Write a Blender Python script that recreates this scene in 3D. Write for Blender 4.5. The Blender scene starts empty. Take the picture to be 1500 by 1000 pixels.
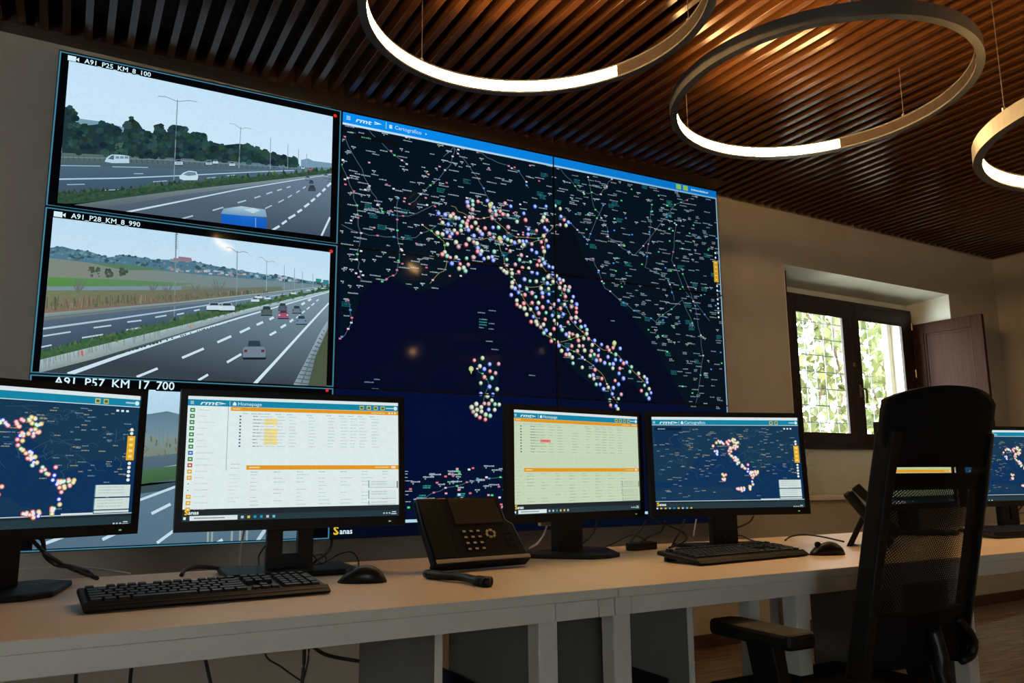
import bpy, bmesh, math, random
from mathutils import Vector, Matrix
random.seed(7)
S = bpy.context.scene
COL = S.collection
rad = math.radians

# ------------------------------------------------------------------ camera
FZ = 0.735                                   # floor is this far below the lower edge of the video wall
CAM = Vector((0.1431, -3.6439, 0.2609 + FZ))
YAW, PIT, ROL, FPX = 0.503734, 0.168366, -0.0089805, 1182.2256
fw = Vector((math.sin(YAW)*math.cos(PIT), math.cos(YAW)*math.cos(PIT), math.sin(PIT)))
r0 = Vector((math.cos(YAW), -math.sin(YAW), 0)); u0 = r0.cross(fw)
rt = r0*math.cos(ROL) + u0*math.sin(ROL); up = -r0*math.sin(ROL) + u0*math.cos(ROL)
cd = bpy.data.cameras.new('camera'); cam = bpy.data.objects.new('camera', cd); COL.objects.link(cam)
cd.sensor_width = 36; cd.lens = FPX/1500*36; cd.clip_start = 0.05; cd.clip_end = 200
m = Matrix((rt, up, -fw)).transposed().to_4x4(); m.translation = CAM
cam.matrix_world = m
S.camera = cam

# ------------------------------------------------------------------ world, daylight, exposure
wd = bpy.data.worlds.new('world'); S.world = wd; wd.use_nodes = True
bg = wd.node_tree.nodes['Background']; bg.inputs[0].default_value = (0.93, 0.97, 1.0, 1); bg.inputs[1].default_value = 24.0
S.view_settings.view_transform = 'Standard'; S.view_settings.look = 'None'
S.view_settings.exposure = 0; S.view_settings.gamma = 1; S.view_settings.use_curve_mapping = False

LED_STRENGTH = 138.0

# ------------------------------------------------------------------ helpers
def pix(px, py):                              # direction of the sight line through a photo pixel
    return fw + rt*((px-750)/FPX) - up*((py-500)/FPX)
def at(px, py, Y):                            # point of that line on the upright plane y = Y
    d = pix(px, py); return CAM + d*((Y-CAM.y)/d.y)
def atz(px, py, Z):                           # ... on the level plane z = Z
    d = pix(px, py); return CAM + d*((Z-CAM.z)/d.z)
def lin(c):
    return tuple(((x/255)/12.92 if x/255 <= .04045 else ((x/255+.055)/1.055)**2.4) for x in c[:3])
def tag(o, label=None, cat=None, group=None, kind=None):
    if label: o['label'] = label
    if cat: o['category'] = cat
    if group: o['group'] = group
    if kind: o['kind'] = kind
    return o
def thing(name, label, cat, loc=(0, 0, 0), rz=0, group=None):
    o = bpy.data.objects.new(name, None); COL.objects.link(o); o.location = loc; o.rotation_euler = (0, 0, rz)
    o.empty_display_size = .1
    return tag(o, label, cat, group)
def copy_tree(o, parent=None):
    c = o.copy(); COL.objects.link(c); c.parent = parent
    for ch in list(o.children): copy_tree(ch, c)
    return c

class MB:
    def __init__(s): s.v = []; s.f = []
    def add(s, vs, fs):
        n = len(s.v); s.v += [tuple(v) for v in vs]; s.f += [tuple(i+n for i in f) for f in fs]; return s
    def box(s, x0, x1, y0, y1, z0, z1, mt=None):
        vs = [Vector(p) for p in ((x0,y0,z0),(x1,y0,z0),(x1,y1,z0),(x0,y1,z0),(x0,y0,z1),(x1,y0,z1),(x1,y1,z1),(x0,y1,z1))]
        if mt is not None: vs = [mt @ v for v in vs]
        return s.add(vs, [(0,3,2,1),(4,5,6,7),(0,1,5,4),(1,2,6,5),(2,3,7,6),(3,0,4,7)])
    def prism(s, poly, a, b, axis='x', mt=None):
        n = len(poly)
        def mk(p, t):
            v = Vector((t, p[0], p[1])) if axis == 'x' else Vector((p[0], t, p[1])) if axis == 'y' else Vector((p[0], p[1], t))
            return mt @ v if mt is not None else v
        vs = [mk(p, a) for p in poly] + [mk(p, b) for p in poly]
        return s.add(vs, [tuple(range(n))[::-1], tuple(range(n, 2*n))] + [(i, (i+1) % n, n+(i+1) % n, n+i) for i in range(n)])
    def tube(s, pts, r, n=6, smooth=4, closed_ends=True):
        P = [Vector(p) for p in pts]
        if smooth > 1 and len(P) > 2:
            Q = []
            for i in range(len(P)-1):
                p0 = P[max(i-1, 0)]; p1 = P[i]; p2 = P[i+1]; p3 = P[min(i+2, len(P)-1)]
                for k in range(smooth):
                    t = k/smooth
                    Q.append(.5*((2*p1)+(p2-p0)*t+(2*p0-5*p1+4*p2-p3)*t*t+(-p0+3*p1-3*p2+p3)*t**3))
            Q.append(P[-1]); P = Q
        base = len(s.v); ref = Vector((0, 0, 1)); vs = []; fs = []
        for i, p in enumerate(P):
            t = (P[min(i+1, len(P)-1)]-P[max(i-1, 0)]).normalized()
            a = t.cross(ref)
            if a.length < .05: a = t.cross(Vector((1, 0, 0)))
            a.normalize(); b = a.cross(t)
            rr = r[min(i, len(r)-1)] if isinstance(r, (list, tuple)) else r
            vs += [p + (a*math.cos(k*2*math.pi/n) + b*math.sin(k*2*math.pi/n))*rr for k in range(n)]
        for i in range(len(P)-1):
            for k in range(n):
                fs.append((i*n+k, i*n+(k+1) % n, (i+1)*n+(k+1) % n, (i+1)*n+k))
        if closed_ends:
            fs.append(tuple(range(n))[::-1]); fs.append(tuple((len(P)-1)*n+k for k in range(n)))
        return s.add(vs, fs)
    def arc(s, r0, r1, z0, z1, a0, a1, n=48):       # rectangular section swept round the z axis
        full = abs(a1-a0) > 2*math.pi-1e-4; vs = []; fs = []
        for i in range(n if full else n+1):
            a = a0+(a1-a0)*i/n; c, q = math.cos(a), math.sin(a)
            vs += [(r0*c, r0*q, z0), (r1*c, r1*q, z0), (r1*c, r1*q, z1), (r0*c, r0*q, z1)]
        N = n if full else n+1
        for i in range(n):
            j = (i+1) % N
            for k in range(4):
                fs.append((i*4+k, i*4+(k+1) % 4, j*4+(k+1) % 4, j*4+k))
        if not full: fs += [(0, 1, 2, 3), tuple(n*4+k for k in (3, 2, 1, 0))]
        return s.add(vs, fs)
    def mesh(s, name, bevel=0, seg=2, smooth=False):
        me = bpy.data.meshes.new(name); me.from_pydata(s.v, [], s.f)
        bm = bmesh.new(); bm.from_mesh(me)
        bmesh.ops.recalc_face_normals(bm, faces=bm.faces)
        if bevel: bmesh.ops.bevel(bm, geom=[e for e in bm.edges if e.is_manifold and e.calc_face_angle(0) > .3], offset=bevel, segments=seg, profile=.5, affect='EDGES', clamp_overlap=True)
        if smooth:
            for f in bm.faces: f.smooth = True
        bm.to_mesh(me); bm.free(); return me
    def build(s, name, mat, parent=None, bevel=0, seg=2, smooth=False, loc=None, rz=None):
        me = s.mesh(name, bevel, seg, smooth); me.materials.append(mat)
        o = bpy.data.objects.new(name, me); COL.objects.link(o)
        if parent: o.parent = parent
        if loc is not None: o.location = loc
        if rz is not None: o.rotation_euler = (0, 0, rz)
        return o

# ------------------------------------------------------------------ materials
def principled(name, col, rough=.5, metal=0, spec=.5):
    mt = bpy.data.materials.new(name); mt.use_nodes = True
    b = mt.node_tree.nodes['Principled BSDF']
    b.inputs['Base Color'].default_value = (*col, 1); b.inputs['Roughness'].default_value = rough
    b.inputs['Metallic'].default_value = metal; b.inputs['Specular IOR Level'].default_value = spec
    return mt
def noisy(name, c1, c2, scale, rough=.5, bump=0, stretch=(1, 1, 1), spec=.5, detail=4, coord='Object', metal=0, rough2=None):
    mt = principled(name, c1, rough, metal, spec); nt = mt.node_tree; N = nt.nodes; L = nt.links
    b = N['Principled BSDF']
    tc = N.new('ShaderNodeTexCoord'); mp = N.new('ShaderNodeMapping'); mp.inputs['Scale'].default_value = stretch
    nz = N.new('ShaderNodeTexNoise'); nz.inputs['Scale'].default_value = scale; nz.inputs['Detail'].default_value = detail
    cr = N.new('ShaderNodeValToRGB'); cr.color_ramp.elements[0].color = (*c1, 1); cr.color_ramp.elements[1].color = (*c2, 1)
    cr.color_ramp.elements[0].position = .3; cr.color_ramp.elements[1].position = .7
    L.new(tc.outputs[coord], mp.inputs[0]); L.new(mp.outputs[0], nz.inputs['Vector']); L.new(nz.outputs[0], cr.inputs[0]); L.new(cr.outputs[0], b.inputs['Base Color'])
    if rough2 is not None:
        mr = N.new('ShaderNodeMapRange'); mr.inputs[3].default_value = rough; mr.inputs[4].default_value = rough2
        L.new(nz.outputs[0], mr.inputs[0]); L.new(mr.outputs[0], b.inputs['Roughness'])
    if bump:
        bp = N.new('ShaderNodeBump'); bp.inputs['Strength'].default_value = bump; bp.inputs['Distance'].default_value = .01
        L.new(nz.outputs[0], bp.inputs['Height']); L.new(bp.outputs[0], b.inputs['Normal'])
    return mt
M = {}
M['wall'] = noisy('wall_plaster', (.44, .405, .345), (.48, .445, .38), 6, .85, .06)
M['niche'] = noisy('niche_plaster', (.70, .74, .66), (.76, .80, .71), 6, .8, .05)  # pale plaster made whiter and greener, daylight put into the colour
M['floor'] = noisy('floor_laminate', (.16, .115, .09), (.27, .21, .17), 7, .16, 0, (.5, 5, 1), .5, 6, 'Object', 0, .28)
M['baseboard'] = noisy('baseboard_wood', (.05, .022, .013), (.08, .035, .02), 12, .4, 0, (1, 8, 8))
M['slat'] = noisy('slat_wood', (.036, .0140, .0040), (.066, .0260, .0080), 9, .14, 0, (9, .5, 9), .10, 5, 'Object', 0, .21)
M['ceiling'] = noisy('ceiling_black_felt', (.012, .010, .009), (.02, .016, .013), 30, .95)
M['desk'] = noisy('desk_laminate', (.80, .63, .46), (.84, .67, .50), 5, .42, 0, (1, 8, 1))
M['desk_edge'] = noisy('desk_edge_band', (.56, .53, .46), (.60, .57, .50), 6, .45, 0, (1, 8, 1))
M['steel'] = noisy('painted_steel', (.55, .53, .47), (.58, .56, .50), 4, .4)
M['panel'] = noisy('panel_board', (.17, .165, .145), (.20, .195, .17), 6, .6)  # cream boards darkened, shade under the desks put into the colour
M['black'] = noisy('black_plastic', (.005, .005, .0055), (.008, .008, .009), 60, .38, 0, (1, 1, 1), .3)
M['black_matt'] = noisy('matt_black_plastic', (.004, .004, .0045), (.0065, .0065, .007), 80, .5, .03, (1, 1, 1), .25)
M['key'] = noisy('keycap_plastic', (.007, .007, .0075), (.010, .010, .011), 40, .45, 0, (1, 1, 1), .35)
M['cable'] = noisy('cable_rubber', (.008, .008, .009), (.013, .013, .014), 30, .5)
M['cable_white'] = noisy('white_cable_rubber', (.55, .52, .46), (.6, .57, .5), 30, .5)
M['plug'] = noisy('plug_plastic', (.5, .36, .25), (.58, .44, .3), 30, .5)
M['fabric'] = noisy('black_fabric', (.0028, .0028, .003), (.0045, .0045, .005), 220, .8, .2, (1, 1, 1), .15)
M['ring'] = noisy('ring_aluminium', (.10, .10, .092), (.12, .12, .11), 30, .42, 0, (1, 1, 1), .5, 4, 'Object', .35)
M['ring_inner'] = principled('ring_gloss_inner', (.16, .13, .11), .12, .75)
M['wire'] = noisy('steel_wire', (.35, .33, .3), (.42, .4, .36), 50, .35, 0, (1, 1, 1), .5, 4, 'Object', .8)
M['wood_dark'] = noisy('window_wood', (.016, .0075, .0048), (.028, .013, .008), 7, .4, .04, (12, 12, .8), .3)
M['shutter'] = noisy('shutter_wood', (.028, .010, .0045), (.046, .017, .008), 6, .5, .04, (10, 10, .7), .1)
M['iron'] = noisy('grille_iron', (.22, .25, .30), (.28, .31, .36), 40, .5, .1)
M['marble'] = noisy('sill_marble', (.70, .68, .62), (.80, .78, .72), 8, .22)
M['stone'] = noisy('outer_reveal_stone', (.50, .44, .36), (.6, .53, .44), 12, .8, .2)
M['brass'] = noisy('handle_metal', (.3, .26, .18), (.36, .31, .22), 20, .3, 0, (1, 1, 1), .5, 4, 'Object', .9)
M['silver'] = noisy('silver_plastic', (.42, .34, .24), (.48, .4, .28), 20, .35, 0, (1, 1, 1), .5, 4, 'Object', .4)
M['print'] = noisy('key_print', (.60, .42, .24), (.68, .48, .28), 20, .5)
M['housing'] = noisy('display_housing', (.010, .010, .012), (.016, .016, .018), 30, .5)
M['phone_screen'] = principled('phone_glass', (.045, .032, .022), .3)  # brown tint stands in for the warm ceiling mirrored in the glass
M['leaf'] = noisy('vine_leaf', (.062, .085, .016), (.16, .17, .05), 3, .6)
M['bark'] = noisy('vine_bark', (.09, .06, .04), (.15, .1, .06), 10, .8, .3, (1, 1, 4))

def mat_glass(name):
    mt = bpy.data.materials.new(name); mt.use_nodes = True; nt = mt.node_tree; N = nt.nodes; L = nt.links
    N.remove(N['Principled BSDF'])
    tr = N.new('ShaderNodeBsdfTransparent'); gl = N.new('ShaderNodeBsdfGlossy'); gl.inputs['Roughness'].default_value = .03
    tr.inputs[0].default_value = (.93, .96, .95, 1)
    lw = N.new('ShaderNodeLayerWeight'); lw.inputs[0].default_value = .5; fr = N.new('ShaderNodeMath'); fr.operation = 'POWER'; fr.inputs[1].default_value = 4.0; L.new(lw.outputs['Facing'], fr.inputs[0])
    mx = N.new('ShaderNodeMixShader'); L.new(fr.outputs[0], mx.inputs[0]); L.new(tr.outputs[0], mx.inputs[1]); L.new(gl.outputs[0], mx.inputs[2])
    L.new(mx.outputs[0], N['Material Output'].inputs[0]); return mt
M['glass'] = mat_glass('window_glass')
def mat_emit(name, col, strength):
    mt = principled(name, (.8, .8, .8), .5); b = mt.node_tree.nodes['Principled BSDF']
    b.inputs['Emission Color'].default_value = (*col, 1); b.inputs['Emission Strength'].default_value = strength
    return mt
M['led'] = mat_emit('warm_led_diffuser', (1.0, .58, .22), LED_STRENGTH)
M['led_green'] = mat_emit('power_led', (.3, 1.0, .35), .35)
M['led_white'] = mat_emit('status_led', (.7, .9, 1.0), 1.2)
def mat_screen(name, strength, rough, grain=.0, tint=(1, 1, 1)):
    mt = principled(name, (.002, .002, .003), rough, 0, .06); nt = mt.node_tree; b = nt.nodes['Principled BSDF']
    at_ = nt.nodes.new('ShaderNodeAttribute'); at_.attribute_name = 'Col'
    tc = nt.nodes.new('ShaderNodeTexCoord'); n1 = nt.nodes.new('ShaderNodeTexNoise'); n1.inputs['Scale'].default_value = 95; n1.inputs['Detail'].default_value = 3
    mr = nt.nodes.new('ShaderNodeMapRange'); mr.inputs[1].default_value = .3; mr.inputs[2].default_value = .7; mr.inputs[3].default_value = 1-grain; mr.inputs[4].default_value = 1+grain
    vm = nt.nodes.new('ShaderNodeVectorMath'); vm.operation = 'SCALE'
    v2 = nt.nodes.new('ShaderNodeVectorMath'); v2.operation = 'MULTIPLY'; v2.inputs[1].default_value = tint
    nt.links.new(tc.outputs['Object'], n1.inputs['Vector']); nt.links.new(n1.outputs[0], mr.inputs[0]); nt.links.new(at_.outputs['Color'], v2.inputs[0]); nt.links.new(v2.outputs[0], vm.inputs[0]); nt.links.new(mr.outputs[0], vm.inputs['Scale'])
    nt.links.new(vm.outputs[0], b.inputs['Emission Color']); b.inputs['Emission Strength'].default_value = strength
    return mt
M['screen'] = mat_screen('lit_display_image', .95, .07, .03, (.84, .98, 1.06))
M['screen_desk'] = mat_screen('lit_monitor_image', .92, .3, .03, (.96, 1, 1))
def mat_mesh(name):                               # woven chair mesh: thread with open holes
    mt = bpy.data.materials.new(name); mt.use_nodes = True; nt = mt.node_tree; N = nt.nodes; L = nt.links
    b = N['Principled BSDF']; b.inputs['Base Color'].default_value = (.005, .005, .0055, 1); b.inputs['Roughness'].default_value = .7; b.inputs['Specular IOR Level'].default_value = .2
    tc = N.new('ShaderNodeTexCoord'); mp = N.new('ShaderNodeMapping'); mp.inputs['Rotation'].default_value = (0, rad(38), 0)
    L.new(tc.outputs['Object'], mp.inputs[0])
    sx = N.new('ShaderNodeSeparateXYZ'); L.new(mp.outputs[0], sx.inputs[0])
    outs = []
    for ax in ('X', 'Z'):
        mu = N.new('ShaderNodeMath'); mu.operation = 'MULTIPLY'; mu.inputs[1].default_value = 2*math.pi/.0052; L.new(sx.outputs[ax], mu.inputs[0])
        sn = N.new('ShaderNodeMath'); sn.operation = 'SINE'; L.new(mu.outputs[0], sn.inputs[0]); outs.append(sn)
    mn = N.new('ShaderNodeMath'); mn.operation = 'MINIMUM'; L.new(outs[0].outputs[0], mn.inputs[0]); L.new(outs[1].outputs[0], mn.inputs[1])
    gt = N.new('ShaderNodeMath'); gt.operation = 'GREATER_THAN'; gt.inputs[1].default_value = -.42; L.new(mn.outputs[0], gt.inputs[0])
    tr = N.new('ShaderNodeBsdfTransparent'); mx = N.new('ShaderNodeMixShader')
    L.new(gt.outputs[0], mx.inputs[0]); L.new(b.outputs[0], mx.inputs[1]); L.new(tr.outputs[0], mx.inputs[2]); L.new(mx.outputs[0], N['Material Output'].inputs[0])
    return mt
M['mesh'] = mat_mesh('chair_mesh')

# ------------------------------------------------------------------ flat pictures for the displays: coloured polygons
GLY = {}
def glyphs(s):
    if s not in GLY:
        c = bpy.data.curves.new('lettering', 'FONT'); c.body = s; c.size = 1; c.resolution_u = 2
        o = bpy.data.objects.new('lettering', c); COL.objects.link(o)
        dg = bpy.context.evaluated_depsgraph_get(); me = bpy.data.meshes.new_from_object(o.evaluated_get(dg))
        GLY[s] = ([(v.co.x, v.co.y) for v in me.vertices], [tuple(p.vertices) for p in me.polygons])
        bpy.data.meshes.remove(me); bpy.data.objects.remove(o); bpy.data.curves.remove(c)
    return GLY[s]
def clip_poly(pts, win):                           # pts: (x, y, r, g, b); win: convex, either winding
    a = sum(win[i][0]*win[(i+1) % len(win)][1]-win[(i+1) % len(win)][0]*win[i][1] for i in range(len(win)))
    sg = 1 if a > 0 else -1
    for i in range(len(win)):
        (ax, ay), (bx, by) = win[i], win[(i+1) % len(win)]
        def d(p): return sg*((bx-ax)*(p[1]-ay)-(by-ay)*(p[0]-ax))
        out = []
        for k in range(len(pts)):
            p, q = pts[k-1], pts[k]; dp, dq = d(p), d(q)
            if (dp >= 0) != (dq >= 0):
                t = dp/(dp-dq); out.append(tuple(p[j]+(q[j]-p[j])*t for j in range(5)))
            if dq >= 0: out.append(q)
        pts = out
        if len(pts) < 3: return []
    return pts
class Canvas:
    def __init__(s, tf=None): s.p = []; s.tf = tf or (lambda x, y: (x, y)); s.win = None; s.n = {}
    def poly(s, pts, col, layer=1):
        cols = col if isinstance(col[0], (tuple, list)) else [col]*len(pts)
        P = [(*s.tf(*p), *lin(c)) for p, c in zip(pts, cols)]
        if s.win: P = clip_poly(P, s.win)
        if len(P) > 2:                              # pieces of one layer lie a hair apart, in drawing order
            k = s.n[layer] = s.n.get(layer, -1)+1; s.p.append((P, layer+.9*min(k, 150)/150))
    def rect(s, x0, y0, x1, y1, col, layer=1): s.poly([(x0, y0), (x1, y0), (x1, y1), (x0, y1)], col, layer)
    def line(s, pts, w, col, layer=2, w2=None):
        for i in range(len(pts)-1):
            (x0, y0), (x1, y1) = pts[i], pts[i+1]; d = math.hypot(x1-x0, y1-y0) or 1
            wa = w if w2 is None else w+(w2-w)*i/(len(pts)-1); wb = w if w2 is None else w+(w2-w)*(i+1)/(len(pts)-1)
            nx, ny = -(y1-y0)/d/2, (x1-x0)/d/2
            s.poly([(x0+nx*wa, y0+ny*wa), (x1+nx*wb, y1+ny*wb), (x1-nx*wb, y1-ny*wb), (x0-nx*wa, y0-ny*wa)], col, layer)
    def disc(s, x, y, r, c_in, c_out, layer=3, n=10, ry=None):
        ry = ry or r
        P = [(x+r*math.cos(k*2*math.pi/n), y+ry*math.sin(k*2*math.pi/n)) for k in range(n)]
        if c_in == c_out: s.poly(P, c_in, layer); return
        for k in range(n): s.poly([(x, y), P[k], P[(k+1) % n]], [c_in, c_out, c_out], layer)
    def text(s, t, x, y, h, col, layer=3, shear=0, sx=1, dy=1, right=None, bold=0):
        V, F = glyphs(t)
        if not V: return
        k = h/.7
        for off in ((0, 0), (bold, 0), (0, bold)) if bold else ((0, 0),):
            for f in F: s.poly([(x+off[0]*h+(V[i][0]+V[i][1]*shear)*k*sx, y+off[1]*h+V[i][1]*k*dy) for i in f], col, layer)
    def build(s, name, parent, to3, mat, win=None, extra=None):
        vs = []; fs = []; cs = []
        for P, ly in s.p + (extra.p if extra else []):
            if win:
                xs = [p[0] for p in P]; ys = [p[1] for p in P]
                wx = [w[0] for w in win]; wy = [w[1] for w in win]
                if max(xs) < min(wx) or min(xs) > max(wx) or max(ys) < min(wy) or min(ys) > max(wy): continue
                if not (min(xs) >= min(wx) and max(xs) <= max(wx) and min(ys) >= min(wy) and max(ys) <= max(wy)): P = clip_poly(P, win)
            if len(P) < 3: continue
            ar = sum(P[i][0]*P[(i+1) % len(P)][1]-P[(i+1) % len(P)][0]*P[i][1] for i in range(len(P)))
            if ar < 0: P = P[::-1]
            n = len(vs); vs += [to3(p[0], p[1], ly) for p in P]; fs.append(tuple(range(n, n+len(P)))); cs += [(p[2], p[3], p[4], 1) for p in P]
        me = bpy.data.meshes.new(name); me.from_pydata(vs, [], fs)
        ca = me.color_attributes.new('Col', 'FLOAT_COLOR', 'POINT')
        flat = [c for q in cs for c in q]; ca.data.foreach_set('color', flat)
        me.materials.append(mat); o = bpy.data.objects.new(name, me); COL.objects.link(o); o.parent = parent
        return o
def jit(c, k): return tuple(max(0, min(255, x+random.uniform(-k, k))) for x in c)

# ================================================================== THE ROOM
TH = math.atan(.035)
def WL(s, d, z): return Vector((s*math.cos(TH)-d*math.sin(TH), .07+s*math.sin(TH)+d*math.cos(TH), z))
WM = Matrix.Translation((0, .07, 0)) @ Matrix.Rotation(TH, 4, 'Z')
def wall_y(x): return .07+.035*x
XL, XR, YF, CEIL = -3.2, 7.12, -7.0, 2.94
SLAT_Z = 2.835
b = MB().box(XL-.2, XR+.25, YF-.2, .8, -.12, 0); tag(b.build('floor', M['floor']), 'dark glossy laminate floor under the desks', 'floor', kind='structure')
b = MB().box(XL-.2, XR+.25, YF-.2, .5, CEIL, CEIL+.12)
ceil = tag(b.build('ceiling', M['ceiling']), 'dark ceiling hung with rows of brown wooden slats', 'ceiling', kind='structure')
# slats run at right angles to the video wall
me_a = None
N0, N1 = 8.0, .08
x = XL+.06; i = 0
me_slat = MB().box(-.015, .015, -3.5, 3.5, 0, .068).mesh('slat', .0015, 1); me_slat.materials.append(M['slat'])
k0 = math.ceil((XL+.05-.343)/.08)
while .343+.08*k0 < XR-.03:
    xs = .343+.08*k0; k0 += 1
    end = -.035 if xs < 3.66 else wall_y(xs)-.035
    o = bpy.data.objects.new('slat', me_slat); COL.objects.link(o); o.parent = ceil
    o.location = (xs, end-3.5, SLAT_Z); o.scale = (1, 1, 1)
for yy in (-1.15, -3.2, -5.2):
    b = MB().box(XL, XR, yy-.02, yy+.02, SLAT_Z+.068, CEIL).build('batten', M['ceiling'], ceil)

b = MB().add([(XL, -.034, SLAT_Z+.004), (3.7, -.034, SLAT_Z+.004), (3.7, wall_y(3.7)-.001, SLAT_Z+.004), (XL, wall_y(XL)-.001, SLAT_Z+.004), (XL, -.034, CEIL), (3.7, -.034, CEIL), (3.7, wall_y(3.7)-.001, CEIL), (XL, wall_y(XL)-.001, CEIL)], [(0, 3, 2, 1), (4, 5, 6, 7), (0, 1, 5, 4), (1, 2, 6, 5), (2, 3, 7, 6), (3, 0, 4, 7)])
tag(b.build('trim_2', M['baseboard']), 'dark board closing the slat ends above the video wall, standing in for shadow', 'trim', kind='structure')  # dark brown stands in for the shadow between slat ends and wall
# wall behind the screens with the window niche
NS0, NS1, NZ0, NZ1, ND = 4.445, 6.42, .862, 2.455, .38
FS0, FS1, FZ0, FZ1 = 4.76, 6.40, 1.195, 2.375
b = MB()
b.box(XL-.3, NS0, 0, .55, 0, CEIL, WM); b.box(NS1, XR+.4, 0, .55, 0, CEIL, WM)
b.box(NS0, NS1, 0, .55, 0, NZ0, WM); b.box(NS0, NS1, 0, .55, NZ1, CEIL, WM)
tag(b.build('wall_back', M['wall']), 'dim beige plaster wall behind the video wall', 'wall', kind='structure')
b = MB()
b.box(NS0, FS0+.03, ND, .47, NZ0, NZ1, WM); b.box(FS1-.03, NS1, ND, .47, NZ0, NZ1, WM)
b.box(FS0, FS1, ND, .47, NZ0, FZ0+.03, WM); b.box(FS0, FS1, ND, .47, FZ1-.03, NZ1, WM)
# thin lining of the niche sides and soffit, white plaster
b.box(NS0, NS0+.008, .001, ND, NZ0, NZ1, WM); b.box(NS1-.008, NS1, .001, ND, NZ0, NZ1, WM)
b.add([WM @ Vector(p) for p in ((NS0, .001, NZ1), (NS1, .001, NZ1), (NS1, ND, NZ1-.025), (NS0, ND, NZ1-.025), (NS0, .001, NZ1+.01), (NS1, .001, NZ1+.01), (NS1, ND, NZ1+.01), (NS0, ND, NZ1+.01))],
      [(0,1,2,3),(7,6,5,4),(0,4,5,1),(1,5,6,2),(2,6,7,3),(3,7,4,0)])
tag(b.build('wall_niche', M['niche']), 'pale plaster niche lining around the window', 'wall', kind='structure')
b = MB().box(NS0-.03, NS1+.03, -.03, ND, NZ0-.028, NZ0+.002, WM)
tag(b.build('trim_1', M['marble'], bevel=.004), 'pale marble ledge below the window niche', 'ledge', kind='structure')
b = MB().box(XR, XR+.2, YF, .8, 0, CEIL); tag(b.build('wall_right', M['wall']), 'beige plaster wall at the right end', 'wall', kind='structure')
b = MB().box(XL-.2, XL, YF, .3, 0, CEIL); tag(b.build('wall_left', M['wall']), 'beige plaster wall at the left end', 'wall', kind='structure')
b = MB().box(XL-.2, XR+.2, YF-.2, YF, 0, 1.0); b.box(XL-.2, XR+.2, YF-.2, YF, 2.2, CEIL)
for a0, a1 in ((XL-.2, -2.3), (-1.2, XR+.2)): b.box(a0, a1, YF-.2, YF, 1.0, 2.2)  # opening cut for the added rear window
tag(b.build('wall_front', M['wall']), 'beige plaster wall behind the camera with an added window opening', 'wall', kind='structure')
b = MB().box(XL, XR, -.014, .002, 0, .078, WM); tag(b.build('baseboard_back', M['baseboard'], bevel=.003), 'dark wooden baseboard under the video wall', 'baseboard', kind='structure')
b = MB().box(XR-.014, XR, YF, .29, 0, .078); tag(b.build('baseboard_right', M['baseboard'], bevel=.003), 'dark wooden baseboard along the right wall', 'baseboard', kind='structure')
w = thing('added_window', 'plain invented rear window behind the camera, added for ambient light', 'window', (-1.75, YF-.1, 1.0)); w['kind'] = 'structure'  # unseen window, added to light the desk fronts from behind
MB().box(-.55, .55, -.03, .03, 0, .05).box(-.55, .55, -.03, .03, 1.15, 1.2).box(-.55, -.50, -.03, .03, .05, 1.15).box(.50, .55, -.03, .03, .05, 1.15).box(-.025, .025, -.03, .03, .05, 1.15).build('window_frame', M['wood_dark'], w)
for q in (-.2625, .2625): MB().box(q-.2375, q+.2375, -.004, .004, .05, 1.15).build('pane', M['glass'], w)

# ------------------------------------------------------------------ window in the niche (coordinates along the wall)
win = thing('window_1', 'dark wooden casement window with open shutters, set in the wall niche', 'window'); win['kind'] = 'structure'
win.matrix_world = WM
D0, D1 = ND-.045, ND+.015
b = MB()
b.box(FS0, FS1, D0, D1, FZ0, FZ0+.05).box(FS0, FS1, D0, D1, FZ1-.05, FZ1).box(FS0, FS0+.06, D0, D1, FZ0+.05, FZ1-.05).box(FS1-.06, FS1, D0, D1, FZ0+.05, FZ1-.05)
b.build('window_frame', M['wood_dark'], win, bevel=.004)
GZ0, GZ1 = 1.305, 2.232
for cs0, cs1, g0, g1 in ((FS0+.045, 5.5445, 4.90, 5.455), (5.5455, FS1-.045, 5.632, 6.215)):
    c = MB().box(cs0, g0, D0-.030, D0-.0004, FZ0+.036, FZ1-.036).box(g1, cs1, D0-.030, D0-.0004, FZ0+.036, FZ1-.036)
    c.box(g0, g1, D0-.030, D0-.0004, FZ0+.036, GZ0).box(g0, g1, D0-.030, D0-.0004, GZ1, FZ1-.036)
    co = c.build('casement', M['wood_dark'], win, bevel=.004)
    MB().box(g0-.008, g1+.008, D0-.017, D0-.012, GZ0-.008, GZ1+.008).build('pane', M['glass'], co)
    g = MB()
    for a0, a1, z0, z1 in ((g0, g0+.012, GZ0, GZ1), (g1-.012, g1, GZ0, GZ1), (g0, g1, GZ0, GZ0+.012), (g0, g1, GZ1-.012, GZ1)): g.box(a0, a1, D0-.033, D0-.018, z0, z1)
    g.build('glazing_bead', M['wood_dark'], co, bevel=.003)
h = MB().box(5.592, 5.612, D0-.034, D0-.025, 1.60, 1.70); h.tube([(5.602, D0-.03, 1.665), (5.602, D0-.07, 1.665), (5.602, D0-.085, 1.64), (5.602, D0-.08, 1.55)], .009, 8)
h.build('handle', M['brass'], win, smooth=False)
for zz in (1.35, 1.80, 2.2):
    MB().tube([(FS1-.055, D0-.035, zz), (FS1-.055, D0-.035, zz+.06)], .009, 8, 1).build('hinge', M['brass'], win)
MB().box(5.536, 5.552, D0-.04, D0-.025, 1.84, 1.87).build('latch', M['brass'], win, bevel=.003)
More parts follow.
